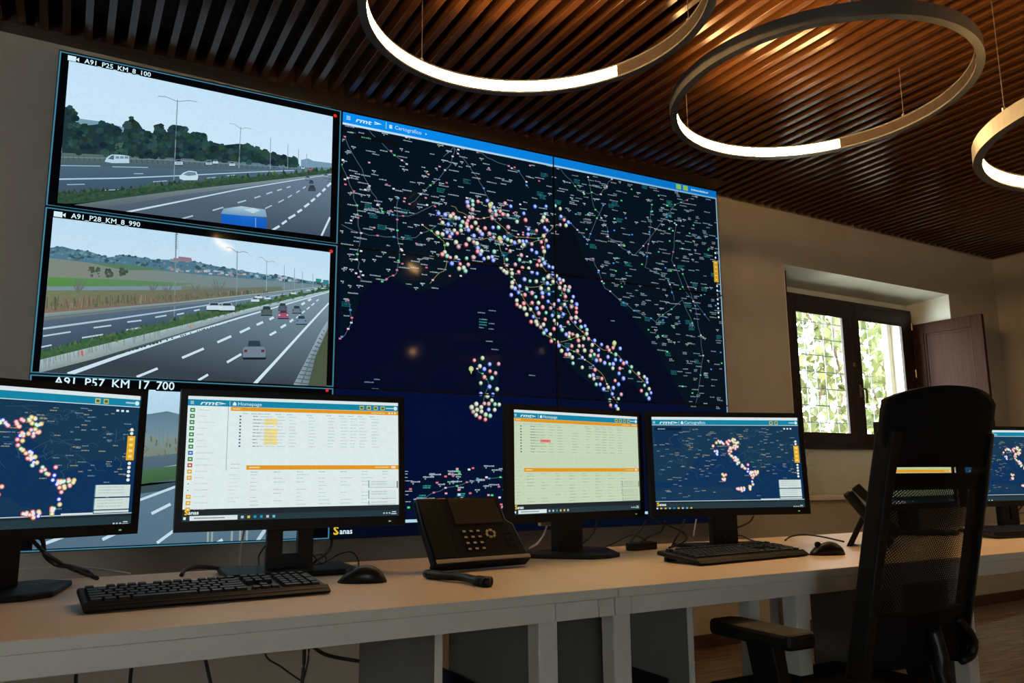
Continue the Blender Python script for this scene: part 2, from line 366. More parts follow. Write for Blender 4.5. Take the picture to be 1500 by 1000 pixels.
def shutter(p, q, z0, z1):
    d = Vector((q[0]-p[0], q[1]-p[1], 0)); Lg = d.length; mt = Matrix.Translation((p[0], p[1], 0)) @ Matrix.Rotation(math.atan2(d.y, d.x), 4, 'Z')
    s = MB().box(0, .085, -.017, .017, z0, z1, mt).box(Lg-.085, Lg, -.017, .017, z0, z1, mt).box(.085, Lg-.085, -.017, .017, z0, z0+.1, mt).box(.085, Lg-.085, -.017, .017, z1-.09, z1, mt)
    so = s.build('shutter', M['shutter'], win, bevel=.003)
    MB().box(.08, Lg-.08, -.007, .007, z0+.095, z1-.085, mt).build('shutter_panel', M['shutter'], so)
    ml = MB()
    for a0, a1, c0, c1 in ((.085, .105, z0+.1, z1-.09), (Lg-.105, Lg-.085, z0+.1, z1-.09), (.105, Lg-.105, z0+.1, z0+.12), (.105, Lg-.105, z1-.11, z1-.09)): ml.box(a0, a1, -.0125, .0125, c0, c1, mt)
    ml.build('moulding', M['shutter'], so, bevel=.004)
shutter((6.375, D0-.032), (6.398, -.262), 1.25, 2.245)
shutter((4.775, D0-.02), (4.475, .03), 1.25, 2.385)
MB().tube([(4.50, .045, 2.385), (4.50, .045, 2.425)], .012, 8, 1).build('shutter_pin', M['wood_dark'], win)

# outside: reveal, iron grille, vine
b = MB().box(FS0-.4, FS0+.03, .551, .60, .8, 2.7, WM).box(6.37, FS1+.4, .551, .60, .8, 2.7, WM).box(FS0+.03, 6.37, .551, .60, 2.345, 2.7, WM).box(FS0+.03, 6.37, .551, .60, .8, 1.22, WM)
tag(b.build('wall_outer', M['stone']), 'stone reveal outside the window', 'wall', kind='structure')
gr = thing('window_grille', 'dark iron security grille outside the wooden window', 'grille', WL(5.5, .64, 1.22), TH)
for k in range(-7, 8):
    if -.72 < k*.118+.02 < .78: MB().tube([(k*.118+.02, 0, -.0), (k*.118+.02, 0, 1.11)], .0048, 6, 1).build('bar', M['iron'], gr)
for k in range(8):
    MB().box(-.73, .77, -.003, .003, .06+k*.138, .068+k*.138).build('cross_bar', M['iron'], gr)
def leaves(n, x0, x1, y0, y1, z0, z1, sz, rnd):
    v = MB()
    for _ in range(n):
        c = Vector((rnd.uniform(x0, x1), rnd.uniform(y0, y1), rnd.uniform(z0, z1)))
        cl = math.sin(c.x*5.3+1.1)*math.sin(c.z*4.7+.4*c.x)
        if cl < -.35 and rnd.random() < .75: continue
        a = Matrix.Rotation(rnd.uniform(0, 6.28), 3, 'Z') @ Matrix.Rotation(rnd.uniform(.3, 2.6), 3, 'X')
        q = sz*rnd.uniform(.6, 1.3)
        P = [(0, -.5, 0), (.42, -.2, .06), (.36, .25, .02), (0, .62, -.08), (-.36, .25, .02), (-.42, -.2, .06)]
        v.add([c + a @ (Vector(p)*q) for p in P], [(0, 1, 2, 3), (0, 3, 4, 5)])
    return v
rn = random.Random(3)
vine = thing('climbing_vine', 'sunlit yellow-green climbing vine outside the window', 'vine', (0, 0, 0))
lv = leaves(8500, 5.2, 9.8, 1.75, 2.6, .3, 4.2, .10, rn).build('foliage', M['leaf'], vine); lv['kind'] = 'stuff'
for k in range(9):
    xx = 5.5+k*.45; b = MB(); pts = [(xx, 2.15, -.1)]
    for j in range(1, 9): pts.append((xx+rn.uniform(-.2, .2), 2.15+rn.uniform(-.15, .15), -.1+j*.5))
    b.tube(pts, .014, 5).build('stem', M['bark'], vine)
b = MB().box(3, 13, .81, 9, -.14, -.1); tag(b.build('ground_outside', M['stone']), 'pale paved ground outside the window', 'ground', kind='structure')

# ================================================================== VIDEO WALL
PW, PH = 1.2125, .6825
def V(px, py): q = at(px, py, 0); return (q.x, q.z-FZ)
def vw_panel(ix, iz, label):
    t = thing('display_panel', label, 'screen', (ix*PW, 0, FZ+iz*PH), 0, 'panels of the video wall')
    e = .0006
    MB().box(e, PW-e, .004, .048, e, PH-e).box(.12, PW-.12, .048, .06, .1, PH-.1).build('housing', M['housing'], t)
    w = .0035
    MB().box(e, PW-e, -.004, .004, e, w).box(e, PW-e, -.004, .004, PH-w, PH-e).box(e, w, -.004, .004, w, PH-w).box(PW-w, PW-e, -.004, .004, w, PH-w).build('bezel', M['black'], t)
    for q in (.3, .7):
        MB().box(PW*q, PW*q+.05, .06, wall_y(ix*PW+PW*q)-.001, .2, .25).build('wall_bracket', M['black'], t)
    return t
def vw_to3(ix, iz):
    return lambda x, y, ly: (x-ix*PW, .0035-ly*.0004, y-iz*PH)
def vw_win(ix, iz):
    g = .0034; return [(ix*PW+g, iz*PH+g), ((ix+1)*PW-g, iz*PH+g), ((ix+1)*PW-g, (iz+1)*PH-g), (ix*PW+g, (iz+1)*PH-g)]
def cam_icon(c, x, y, s):
    c.rect(x, y, x+s*1.1, y+s*.8, (235, 245, 245), 6); c.poly([(x+s*1.1, y+s*.4), (x+s*1.5, y+s*.75), (x+s*1.5, y+s*.05)], (235, 245, 245), 6)
EDGE = (70, 130, 150)
def cam_panel(iz, label):
    t = vw_panel(0, iz, label)
    c = Canvas(); x0, z0 = 0, iz*PH
    c.rect(x0, z0, x0+PW, z0+PH, (3, 4, 6), 0)
    for a in ((0, 0, PW, .008), (0, PH-.008, PW, PH), (0, 0, .009, PH), (PW-.009, 0, PW, PH)): c.rect(a[0], z0+a[1], a[2], z0+a[3], EDGE, 1)
    return t, c
def blobs(c, T, top, bot, n, r, cols, layer, squash=.8):
    for _ in range(n):
        k = random.random()*(len(top)-1); i = int(k); f = k-i
        tx = top[i][0]+(top[i+1][0]-top[i][0])*f; ty = top[i][1]+(top[i+1][1]-top[i][1])*f
        yb = bot(tx); yy = ty+(yb-ty)*random.random()**1.3; rr = r*random.uniform(.5, 1.2)
        c.poly([T(tx+rr*math.cos(a)*random.uniform(.7, 1.1), yy+squash*rr*math.sin(a)*random.uniform(.7, 1.1)) for a in [q*2*math.pi/7 for q in range(7)]], jit(random.choice(cols), 6), layer)
def tuft(c, T, pts, n, h, cols, layer):
    for _ in range(n):
        k = random.random()*(len(pts)-1); i = int(k); f = k-i
        x = pts[i][0]+(pts[i+1][0]-pts[i][0])*f; y = pts[i][1]+(pts[i+1][1]-pts[i][1])*f; hh = h*random.uniform(.5, 1.3)
        c.poly([T(x-hh*.5, y), T(x+hh*.5, y), T(x+hh*.25*random.uniform(-1, 1), y-hh)], jit(random.choice(cols), 6), layer)
def road_car(c, T, x, y, w, h, body, layer=5):
    c.poly([T(x-w*.55, y+h*.02), T(x+w*.55, y+h*.02), T(x+w*.5, y+h*.14), T(x-w*.5, y+h*.14)], (28, 34, 40), layer-1)
    c.poly([T(x-w*.5, y), T(x-w*.52, y-h*.45), T(x-w*.42, y-h*.6), T(x+w*.42, y-h*.6), T(x+w*.52, y-h*.45), T(x+w*.5, y)], [jit(body, 6) for _ in range(6)], layer)
    c.poly([T(x-w*.38, y-h*.58), T(x-w*.3, y-h*.98), T(x+w*.3, y-h*.98), T(x+w*.38, y-h*.58)], tuple(v*.8 for v in body), layer)
    c.poly([T(x-w*.30, y-h*.62), T(x-w*.24, y-h*.92), T(x+w*.24, y-h*.92), T(x+w*.30, y-h*.62)], (48, 62, 74), layer+1)
    for sx_ in (-1, 1): c.poly([T(x+sx_*w*.46, y-h*.28), T(x+sx_*w*.46, y-h*.42), T(x+sx_*w*.32, y-h*.42), T(x+sx_*w*.32, y-h*.28)], (110, 50, 50) if body[0] < 160 else (235, 235, 225), layer+1)
def lamp_post(c, T, x0, y0, x1, y1, arm, w, col, layer=4):
    c.line([T(x0, y0), T(x1, y1)], w*.0026, col, layer)
    for sg in (-1, 1):
        c.line([T(x0, y0+8), T(x0+sg*arm*.6, y0-4-sg*-8), T(x0+sg*arm, y0-2+sg*12)], w*.002, col, layer)

# ---- camera picture 1 (upper left)
t1, c = cam_panel(2, 'upper left wall screen with a motorway picture captioned A91_P25_KM_8_100')
T = lambda x, y: V(x*.35, y*.35)
c.text('A91_P25_KM_8_100', .096, 2*PH+PH-.036, .021, (235, 248, 248), 6, bold=.03); cam_icon(c, .034, 2*PH+PH-.038, .028)
c.disc(PW-.033, 3*PH-.036, .009, (255, 60, 50), (225, 30, 30), 6, 12)
c.win = [T(289, 253), T(1394, 487), T(1381, 990), T(240, 848)]
sky = lambda pts, a, bb: c.poly(pts, [a, a, bb, bb], 1)
sky([T(230, 200), T(1400, 480), T(1400, 720), T(230, 660)], (214, 232, 246), (228, 238, 248))
c.poly([T(265, 485), T(330, 495), T(430, 508), T(510, 530), T(560, 545), T(560, 640), T(260, 640)], (128, 160, 172), 2)
top = [(268, 445), (300, 450), (318, 480), (308, 505), (350, 525), (400, 520), (450, 512), (500, 530), (515, 565), (522, 520), (550, 490), (580, 512), (600, 542), (640, 556), (652, 522), (675, 520), (686, 552), (702, 550), (722, 520), (760, 525), (800, 566), (822, 550), (850, 556), (862, 590), (900, 596), (940, 606), (1000, 600), (1040, 606), (1100, 632), (1150, 642), (1230, 660), (1244, 692)]
bot = lambda x: 636+(x-260)*.058
poly = top + [(1244, 695), (900, 675), (560, 655), (258, 642)]
c.poly([T(*p) for p in poly], (34, 56, 60), 3)
blobs(c, T, top, bot, 420, 17, [(26, 44, 48), (40, 64, 64), (52, 80, 78), (34, 54, 50), (46, 72, 60)], 4)
blobs(c, T, [(480, 606), (512, 600)], lambda x: 644, 16, 9, [(72, 98, 78), (62, 88, 70)], 5)
c.poly([T(255, 638), T(900, 668), T(1250, 694), T(1400, 690), T(1400, 722), T(1240, 716), T(250, 700)], [(96, 112, 100), (86, 104, 104), (110, 130, 140), (120, 140, 150), (96, 116, 128), (84, 102, 116), (74, 92, 104)], 3)
for k in range(44):
    xx = 262+k*22; c.line([T(xx, 650+(xx-260)*.050), T(xx+4, 668+(xx-260)*.042)], .0022, (52, 66, 74), 4)
c.line([T(255, 656), T(700, 668), T(1240, 702)], .004, (120, 138, 146), 4)
c.poly([T(250, 688), T(740, 706), T(1240, 712), T(1400, 700), T(1400, 718), T(1240, 730), T(730, 775), T(238, 815)], [(86, 104, 120), (88, 106, 122), (110, 130, 144), (118, 138, 150), (110, 130, 144), (84, 102, 118), (72, 90, 106), (68, 86, 102)], 3)
c.line([T(246, 749), T(500, 745), T(740, 735), T(1000, 722), T(1230, 712)], .006, (190, 210, 222), 4, .003)
for a in ((255, 692, 420, 694), (470, 697, 620, 700), (280, 772, 355, 770), (428, 796, 495, 793), (860, 745, 905, 741), (950, 735, 985, 731), (560, 726, 600, 726), (640, 760, 700, 756)): c.line([T(a[0], a[1]), T(a[2], a[3])], .0035, (168, 190, 204), 4)
hedge = [(238, 812), (480, 798), (720, 772), (1000, 745), (1390, 712)]
c.poly([T(*p) for p in hedge] + [T(1390, 726), T(1000, 766), T(740, 800), T(480, 832), T(330, 850), T(236, 852)], (52, 78, 58), 4)
tuft(c, T, hedge, 140, 16, [(46, 72, 50), (60, 90, 62), (40, 62, 46), (74, 98, 66)], 5)
blobs(c, T, hedge, lambda x: 846-(x-240)*.108, 160, 9, [(44, 68, 50), (60, 90, 64), (70, 84, 58)], 5)
c.poly([T(300, 858), T(480, 832), T(740, 798), T(1390, 724), T(1390, 732), T(740, 818), T(480, 862), T(400, 872)], [(104, 112, 112), (116, 124, 122), (124, 132, 130), (140, 152, 158), (140, 152, 158), (112, 120, 120), (98, 106, 108), (90, 98, 100)], 5)
c.poly([T(340, 870), T(480, 862), T(740, 818), T(1390, 732), T(1390, 1010), T(240, 900)], [(88, 98, 108), (88, 98, 110), (92, 102, 116), (118, 134, 150), (66, 76, 90), (70, 82, 96)], 4)
c.line([T(430, 908), T(525, 888), T(740, 845), T(1000, 792), T(1390, 728)], .010, (214, 226, 232), 5, .003)
for a in ((890, 880, 935, 867), (995, 848, 1030, 838), (1065, 828, 1090, 820), (1115, 811, 1140, 803), (1160, 797, 1180, 791), (1200, 785, 1216, 780), (750, 918, 808, 902)): c.line([T(a[0], a[1]), T(a[2], a[3])], .006, (188, 202, 212), 5)
for a in ((1128, 970, 1170, 945), (1180, 937, 1200, 923), (1208, 914, 1236, 898), (1245, 888, 1264, 876), (1274, 866, 1294, 851), (1302, 843, 1318, 830), (1326, 822, 1342, 808), (1350, 800, 1362, 788), (1370, 780, 1386, 765)): c.line([T(a[0], a[1]), T(a[2], a[3])], .010, (220, 230, 236), 5)
for a in ((1110, 872, 1138, 859), (1165, 847, 1188, 835), (1205, 826, 1222, 816), (1240, 806, 1255, 797), (1268, 788, 1280, 780)): c.line([T(a[0], a[1]), T(a[2], a[3])], .005, (196, 208, 216), 5)
c.line([T(1343, 992), T(1382, 908)], .009, (220, 230, 236), 5)
# lorry
c.poly([T(925, 895), T(1010, 900), T(1012, 985), T(928, 985)], [(24, 100, 196), (26, 104, 200), (18, 84, 176), (18, 84, 176)], 6)
c.poly([T(1010, 900), T(1116, 912), T(1116, 990), T(1012, 985)], [(30, 112, 208), (26, 100, 196), (16, 76, 164), (16, 76, 164)], 6)
c.poly([T(925, 893), T(935, 872), T(1010, 862), T(1110, 876), T(1117, 908), T(1010, 902)], [(120, 156, 182), (130, 164, 186), (190, 208, 216), (150, 178, 194), (130, 160, 182), (120, 152, 178)], 6)
c.poly([T(1020, 876), T(1060, 870), T(1090, 880), T(1060, 892)], (206, 220, 222), 7); c.line([T(1070, 910), T(1070, 968)], .003, (150, 180, 210), 7)
# vehicles
c.poly([T(438, 676), T(446, 660), T(466, 646), T(505, 647), T(540, 652), T(541, 682), T(470, 682)], (200, 216, 224), 6); c.poly([T(452, 664), T(468, 650), T(478, 650), T(476, 668)], (90, 110, 124), 7)
for k in range(3): c.poly([T(484+k*19, 653), T(499+k*19, 654), T(499+k*19, 664), T(484+k*19, 663)], (120, 142, 156), 7)
c.poly([T(750, 738), T(768, 722), T(790, 714), T(822, 718), T(830, 738), T(826, 753), T(770, 754), T(752, 748)], (214, 226, 230), 6); c.poly([T(766, 730), T(788, 718), T(818, 721), T(822, 732), T(790, 736)], (120, 140, 152), 7)
for xx, yy, ww, bc in ((748, 690, 34, (170, 184, 192)), (874, 690, 26, (160, 178, 188)), (902, 684, 22, (206, 218, 224)), (972, 694, 24, (188, 200, 208)), (1306, 796, 30, (60, 70, 78)), (1288, 752, 22, (140, 152, 160)), (1303, 766, 18, (60, 70, 80)), (1364, 742, 20, (150, 160, 170)), (1380, 758, 16, (120, 132, 142)), (1298, 712, 14, (190, 80, 90)), (1268, 706, 14, (190, 205, 214))): road_car(c, T, xx, yy, ww, ww*.72, bc, 6)
lamp_post(c, T, 743, 416, 727, 772, 82, 1.5, (132, 150, 156)); lamp_post(c, T, 1008, 530, 1000, 704, 46, 1.2, (150, 168, 176))
for xx, y0, y1 in ((1133, 576, 706), (1206, 602, 704), (1250, 625, 700), (1284, 645, 698)): c.line([T(xx, y0), T(xx-2, y1)], .003, (150, 168, 178), 4)
c.poly([T(1260, 668), T(1290, 662), T(1310, 672), T(1390, 682), T(1390, 700), T(1260, 700)], (128, 156, 172), 3)
c.win = None
c.build('screen_image', t1, vw_to3(0, 2), M['screen'], vw_win(0, 2))

# ---- camera picture 2 (middle left)
t2, c = cam_panel(1, 'middle left wall screen with a motorway picture captioned A91_P28_KM_8_990')
T = lambda x, y: V(x*.35, 280+y*.35)
c.text('A91_P28_KM_8_990', .096, 2*PH-.037, .021, (235, 248, 248), 6, bold=.03); cam_icon(c, .034, 2*PH-.039, .028)
c.disc(PW-.033, 2*PH-.036, .009, (255, 60, 50), (225, 30, 30), 6, 12)
c.win = [T(222, 108), T(1383, 255), T(1366, 818), T(164, 757)]
sky([T(190, 90), T(1400, 240), T(1400, 420), T(190, 320)], (206, 226, 240), (222, 234, 242))
hills = [(205, 236), (260, 230), (320, 246), (370, 250), (450, 276), (530, 266), (640, 285), (720, 286), (800, 290), (900, 312), (1000, 330), (1100, 346), (1200, 356), (1300, 376), (1390, 388)]
c.poly([T(*p) for p in hills] + [T(1390, 410), T(800, 350), T(205, 320)], (88, 122, 138), 2)
blobs(c, T, hills, lambda x: 270+(x-205)*.11, 260, 10, [(62, 92, 104), (76, 108, 116), (104, 136, 146), (58, 86, 92), (120, 146, 152)], 3, .6)
c.poly([T(722, 292), T(726, 278), T(745, 280), T(748, 272), T(800, 278), T(806, 294)], (160, 124, 134), 4)
for _ in range(50):
    xx = random.uniform(700, 1240); yy = 318+(xx-700)*.085+random.uniform(-8, 10); c.poly([T(xx, yy), T(xx+14, yy+1), T(xx+14, yy+8), T(xx, yy+7)], random.choice([(186, 192, 196), (170, 140, 134), (150, 160, 166)]), 4)
c.poly([T(190, 300), T(800, 345), T(1390, 396), T(1390, 420), T(740, 500), T(180, 560)], (124, 128, 108), 2)
c.poly([T(205, 278), T(420, 305), T(800, 345), T(1390, 396), T(1390, 415), T(190, 380)], [(134, 140, 126), (138, 138, 122), (130, 140, 138), (120, 140, 146), (120, 140, 146), (140, 138, 120)], 3)
c.poly([T(380, 300), T(520, 305), T(700, 330), T(520, 330)], (96, 126, 96), 4)
c.poly([T(202, 358), T(560, 372), T(820, 386), T(700, 402), T(200, 402)], [(98, 146, 74), (96, 140, 84), (110, 136, 110), (104, 132, 100), (90, 140, 64)], 4)
c.poly([T(198, 398), T(760, 396), T(760, 414), T(198, 420)], (132, 146, 154), 4)
c.poly([T(196, 414), T(760, 412), T(1180, 398), T(1180, 412), T(740, 462), T(186, 512)], [(122, 128, 92), (118, 118, 92), (112, 122, 110), (112, 118, 104), (128, 108, 92), (144, 112, 92)], 4)
for _ in range(420):
    xx = random.uniform(195, 1150); yb = 505-(xx-195)*.085; yt = yb-random.uniform(8, 60)*(1.1-(xx-195)/1100)
    c.line([T(xx, yb+random.uniform(-30, 0)*(1-(xx-195)/1000)), T(xx+random.uniform(-7, 7), yt)], random.uniform(.0015, .005), jit(random.choice([(118, 104, 84), (136, 106, 86), (92, 98, 70), (104, 112, 78), (150, 128, 108), (84, 96, 66)]), 8), 5)
for xx, yy, r in ((402, 338, 19), (456, 342, 14), (516, 336, 12), (380, 330, 9)):
    blobs(c, T, [(xx-r, yy-r), (xx+r, yy-r)], lambda q: yy+r, 14, 9, [(58, 82, 66), (74, 92, 74), (88, 92, 76)], 5)
for xx, r in ((915, 34), (640, 26), (700, 24), (820, 22), (325, 40)):
    for _ in range(18): c.line([T(xx+random.uniform(-3, 3), 425), T(xx+random.uniform(-r, r), 425-random.uniform(.6, 1.8)*r)], .002, (112, 112, 104), 5)
c.poly([T(186, 510), T(480, 486), T(740, 464), T(1000, 436), T(1380, 394), T(1380, 404), T(1000, 450), T(740, 480), T(480, 506), T(183, 542)], [(150, 158, 154), (160, 168, 164), (164, 172, 170), (160, 172, 174), (170, 186, 190), (140, 156, 164), (120, 130, 132), (120, 126, 124), (116, 120, 118), (110, 110, 104)], 5)
c.line([T(184, 528), T(740, 472), T(1380, 399)], .0025, (100, 106, 108), 6)
c.poly([T(182, 540), T(740, 478), T(1380, 404), T(1380, 412), T(1000, 485), T(740, 556), T(168, 690)], [(92, 106, 122), (92, 108, 124), (140, 160, 170), (140, 160, 170), (90, 106, 122), (70, 84, 100), (62, 76, 92)], 4)
c.line([T(179, 575), T(480, 534), T(740, 496), T(1000, 456), T(1200, 430)], .008, (186, 202, 212), 6, .003)
for a in ((180, 606, 296, 588), (343, 613, 432, 599), (392, 571, 466, 561), (533, 547, 592, 540), (528, 580, 592, 570), (650, 527, 697, 519), (172, 652, 216, 643), (740, 516, 770, 510), (812, 500, 836, 495)): c.line([T(a[0], a[1]), T(a[2], a[3])], .006, (196, 210, 218), 6)
hedge = [(166, 676), (480, 602), (740, 540), (1000, 484), (1380, 404)]
c.poly([T(*p) for p in hedge] + [T(1380, 414), T(1000, 500), T(740, 568), T(400, 650), T(166, 708)], (66, 98, 62), 5)
tuft(c, T, hedge, 180, 16, [(56, 86, 54), (76, 108, 66), (50, 76, 50), (92, 116, 74)], 6)
blobs(c, T, hedge, lambda x: 702-(x-170)*.24, 200, 8, [(54, 84, 54), (74, 106, 66), (84, 100, 64)], 6)
c.poly([T(164, 706), T(400, 648), T(740, 566), T(1000, 500), T(1380, 412), T(1380, 418), T(1000, 520), T(740, 598), T(400, 700), T(163, 760)], [(184, 192, 190), (186, 194, 190), (180, 190, 188), (176, 188, 190), (190, 204, 208), (176, 190, 194), (150, 160, 160), (150, 158, 156), (150, 156, 152), (146, 152, 148)], 6)
for _ in range(90):
    f = random.random()**1.5; xx = 180+f*820; y0 = 704-(xx-164)*.246; hgt = (52-(xx-164)*.038)
    c.line([T(xx, y0+3), T(xx+2, y0+hgt*random.uniform(.3, .95))], .003, jit((150, 156, 150), 14), 7)
c.poly([T(342, 690), T(336, 670), T(346, 664), T(350, 690)], (214, 104, 84), 8); c.poly([T(795, 575), T(792, 562), T(800, 560), T(803, 574)], (214, 130, 104), 8)
c.poly([T(163, 758), T(400, 698), T(740, 598), T(1000, 520), T(1380, 416), T(1380, 830), T(163, 830)], [(62, 68, 74), (62, 68, 76), (66, 74, 82), (78, 88, 98), (140, 156, 166), (56, 62, 70), (50, 54, 60)], 5)
for _ in range(60):
    f = random.random(); xx = 250+f*800; yy = 755-(xx-230)*.285; c.disc(*T(xx, yy), .006*(1.2-f), (60, 72, 56), (60, 72, 56), 7, 6)
c.line([T(284, 766), T(500, 690), T(740, 610), T(1000, 530), T(1380, 420)], .016, (222, 232, 236), 6, .004)
for a in ((572, 777, 660, 741), (762, 697, 853, 658), (910, 632, 968, 606), (1004, 591, 1046, 571), (1074, 559, 1101, 547), (1128, 536, 1146, 527), (830, 791, 871, 767), (950, 716, 1010, 681), (1129, 602, 1156, 587), (1175, 571, 1197, 558), (1213, 547, 1227, 536), (1228, 494, 1240, 487), (1262, 474, 1276, 466), (1290, 458, 1302, 450)): c.line([T(a[0], a[1]), T(a[2], a[3])], .010, (224, 232, 236), 6)
for a in ((1240, 530, 1256, 518), (1264, 510, 1276, 500), (1284, 494, 1296, 484), (1304, 478, 1316, 468), (1324, 460, 1334, 452)): c.line([T(a[0], a[1]), T(a[2], a[3])], .006, (220, 230, 236), 6)
c.line([T(1060, 812), T(1150, 715), T(1280, 572), T(1376, 468)], .015, (228, 236, 238), 6, .007)
c.poly([T(1225, 815), T(1290, 690), T(1340, 590), T(1372, 540), T(1372, 575), T(1320, 690), T(1290, 815)], [(150, 160, 164), (150, 160, 166), (156, 168, 174), (170, 182, 188), (130, 142, 148), (124, 134, 138), (118, 126, 128)], 6)
for k in range(14):
    f = k/14; xa = 1234+f*128; ya = 800-f*236; c.line([T(xa, ya), T(xa+60*(1-f), ya+6)], .004, (84, 92, 96), 7)
    c.line([T(xa+30*(1-f), ya-10*(1-f)), T(xa+22*(1-f), ya+22*(1-f))], .003, (98, 106, 110), 7)
c.poly([T(1290, 818), T(1322, 690), T(1374, 572), T(1374, 820)], (84, 88, 66), 6)
road_car(c, T, 1064, 694, 92, 74, (120, 134, 144), 8)
for xx, yy, ww, bc in ((1116, 516, 46, (84, 100, 92)), (1186, 530, 44, (176, 84, 108)), (1183, 496, 36, (84, 92, 104)), (1242, 508, 38, (110, 120, 130)), (1262, 554, 44, (118, 140, 158))): road_car(c, T, xx, yy, ww, ww*.78, bc, 8)
for xx, yy, ww in ((896, 496, 62), (950, 498, 64), (1068, 462, 34), (1082, 448, 30), (1120, 452, 26), (1228, 430, 22), (1290, 416, 16), (1322, 410, 14), (1350, 408, 12)): road_car(c, T, xx, yy, ww, ww*.5, (214, 222, 226), 8)
lamp_post(c, T, 738, 172, 729, 548, 6, 1.9, (130, 140, 142)); lamp_post(c, T, 993, 248, 990, 482, 46, 1.5, (140, 152, 158)); lamp_post(c, T, 1117, 288, 1115, 440, 34, 1.2, (160, 174, 182))
for k in range(9): c.line([T(731, 180+k*7), T(745, 183+k*7)], .002, (120, 130, 136), 5)
for xx, y0, y1 in ((1190, 310, 425), (1233, 322, 420), (1266, 335, 415), (1310, 345, 410)): c.line([T(xx, y0), T(xx, y1)], .0025, (150, 164, 172), 4)
c.poly([T(1322, 365), T(1345, 367), T(1345, 380), T(1322, 378)], (40, 150, 130), 6); c.poly([T(1352, 370), T(1376, 372), T(1376, 390), T(1352, 388)], (60, 130, 140), 6)
c.win = None
c.build('screen_image', t2, vw_to3(0, 1), M['screen'], vw_win(0, 1))

# ---- camera picture 3 (lower left)
t3, c = cam_panel(0, 'lower left wall screen half hidden by monitors, captioned A91_P57_KM_17_700')
c.text('A91_P57_KM_17_700', .086, PH-.042, .034, (235, 248, 248), 6, bold=.03)
c.disc(PW-.033, PH-.014, .008, (255, 60, 50), (225, 30, 30), 6, 12)
T = V
c.win = [(.062, PH-.048), (PW-.10, PH-.048), (PW-.10, .012), (.062, .012)]
c.poly([T(20, 560), T(480, 575), T(480, 615), T(20, 600)], [(206, 228, 240), (206, 228, 240), (196, 216, 228), (196, 216, 228)], 1)
c.poly([T(20, 606), T(220, 606), T(245, 602), T(262, 606), T(480, 612), T(480, 645), T(20, 640)], [(110, 136, 150), (104, 130, 144), (96, 120, 134), (110, 136, 148), (110, 136, 148), (128, 146, 150), (128, 146, 150)], 2)
for k in range(4): c.line([T(228+k*6, 618), T(227+k*6, 652)], .003, (112, 138, 154), 3)
c.poly([T(20, 636), T(480, 642), T(480, 690), T(20, 680)], [(136, 146, 142), (136, 146, 142), (128, 132, 106), (128, 132, 106)], 2)
for k in range(160):
    xx = random.uniform(30, 480); yy = random.uniform(644, 680); c.line([T(xx, yy), T(xx+random.uniform(-1, 1), yy-random.uniform(3, 9))], .006, jit(random.choice([(132, 126, 96), (112, 118, 92), (146, 138, 108), (100, 110, 86)]), 8), 3)
c.poly([T(20, 690), T(480, 640), T(480, 690), T(20, 720)], [(96, 112, 122)]*2+[(84, 100, 112)]*2, 4)
c.line([T(200, 692), T(290, 676)], .006, (190, 206, 214), 5)
c.poly([T(20, 712), T(270, 680), T(480, 655), T(480, 676), T(270, 700), T(20, 735)], [(76, 108, 76), (84, 118, 80), (84, 118, 80), (70, 100, 66), (70, 100, 66), (64, 92, 62)], 5)
c.poly([T(20, 736), T(270, 704), T(480, 676), T(480, 686), T(270, 714), T(20, 748)], (64, 80, 84), 5)
c.poly([T(10, 745), T(270, 712), T(480, 684), T(480, 820), T(10, 830)], [(104, 124, 138), (106, 128, 142), (110, 132, 146), (92, 114, 130), (86, 106, 122)], 4)
c.line([T(60, 755), T(205, 732), T(256, 713), T(330, 694)], .010, (214, 226, 232), 6)
for a in ((222, 752, 250, 738), (230, 795, 256, 776), (150, 790, 180, 776), (60, 798, 95, 785), (310, 800, 326, 790), (282, 812, 300, 800)): c.line([T(a[0], a[1]), T(a[2], a[3])], .012, (214, 226, 232), 6)
for xx in (305, 311, 340, 352, 362): c.line([T(xx, 776), T(xx-1, 800)], .008, (160, 168, 160), 6)
c.line([T(372, 800), T(392, 770)], .016, (200, 210, 212), 6); c.poly([T(380, 802), T(395, 772), T(410, 776), T(402, 803)], (120, 134, 138), 6)
c.poly([T(436, 768), T(476, 768), T(476, 800), T(436, 802)], [(86, 128, 60), (96, 140, 66), (84, 128, 52), (80, 120, 52)], 7)
c.win = None
c.build('screen_image', t3, vw_to3(0, 0), M['screen'], vw_win(0, 0))

# ---- the map across the six panels on the right
c = Canvas()
MX0, MX1, MZ1 = PW, 3*PW, 3*PH
for iz, ca, cb in ((2, (2, 12, 26), (3, 10, 26)), (1, (4, 9, 34), (3, 8, 34)), (0, (3, 14, 50), (3, 12, 46))):
    for ix in (1, 2):
        cc = ca if ix == 1 else tuple(v+d for v, d in zip(cb, (0, 1, -4)))
        c.rect(ix*PW, iz*PH, (ix+1)*PW, (iz+1)*PH, cc, 0)
def vin(p, poly):
    ins = False; j = len(poly)-1
    for i in range(len(poly)):
        (xi, yi), (xj, yj) = poly[i], poly[j]
        if (yi > p[1]) != (yj > p[1]) and p[0] < (xj-xi)*(p[1]-yi)/(yj-yi)+xi: ins = not ins
        j = i
    return ins
FR = [(498, 178), (640, 205), (838, 250), (838, 310), (800, 345), (760, 372), (735, 385), (700, 378), (688, 398), (660, 415), (615, 428), (560, 402), (530, 428), (520, 462), (498, 492)]
BK = [(836, 246), (1050, 294), (1062, 600), (1010, 600), (985, 556), (962, 512), (925, 462), (888, 420), (856, 378), (838, 330)]
IT_N = [(640, 312), (672, 318), (690, 290), (715, 296), (745, 292), (770, 305), (800, 298), (834, 298), (836, 318), (808, 345), (800, 384), (762, 400), (730, 388), (706, 374), (684, 380), (664, 404), (650, 394), (646, 350)]
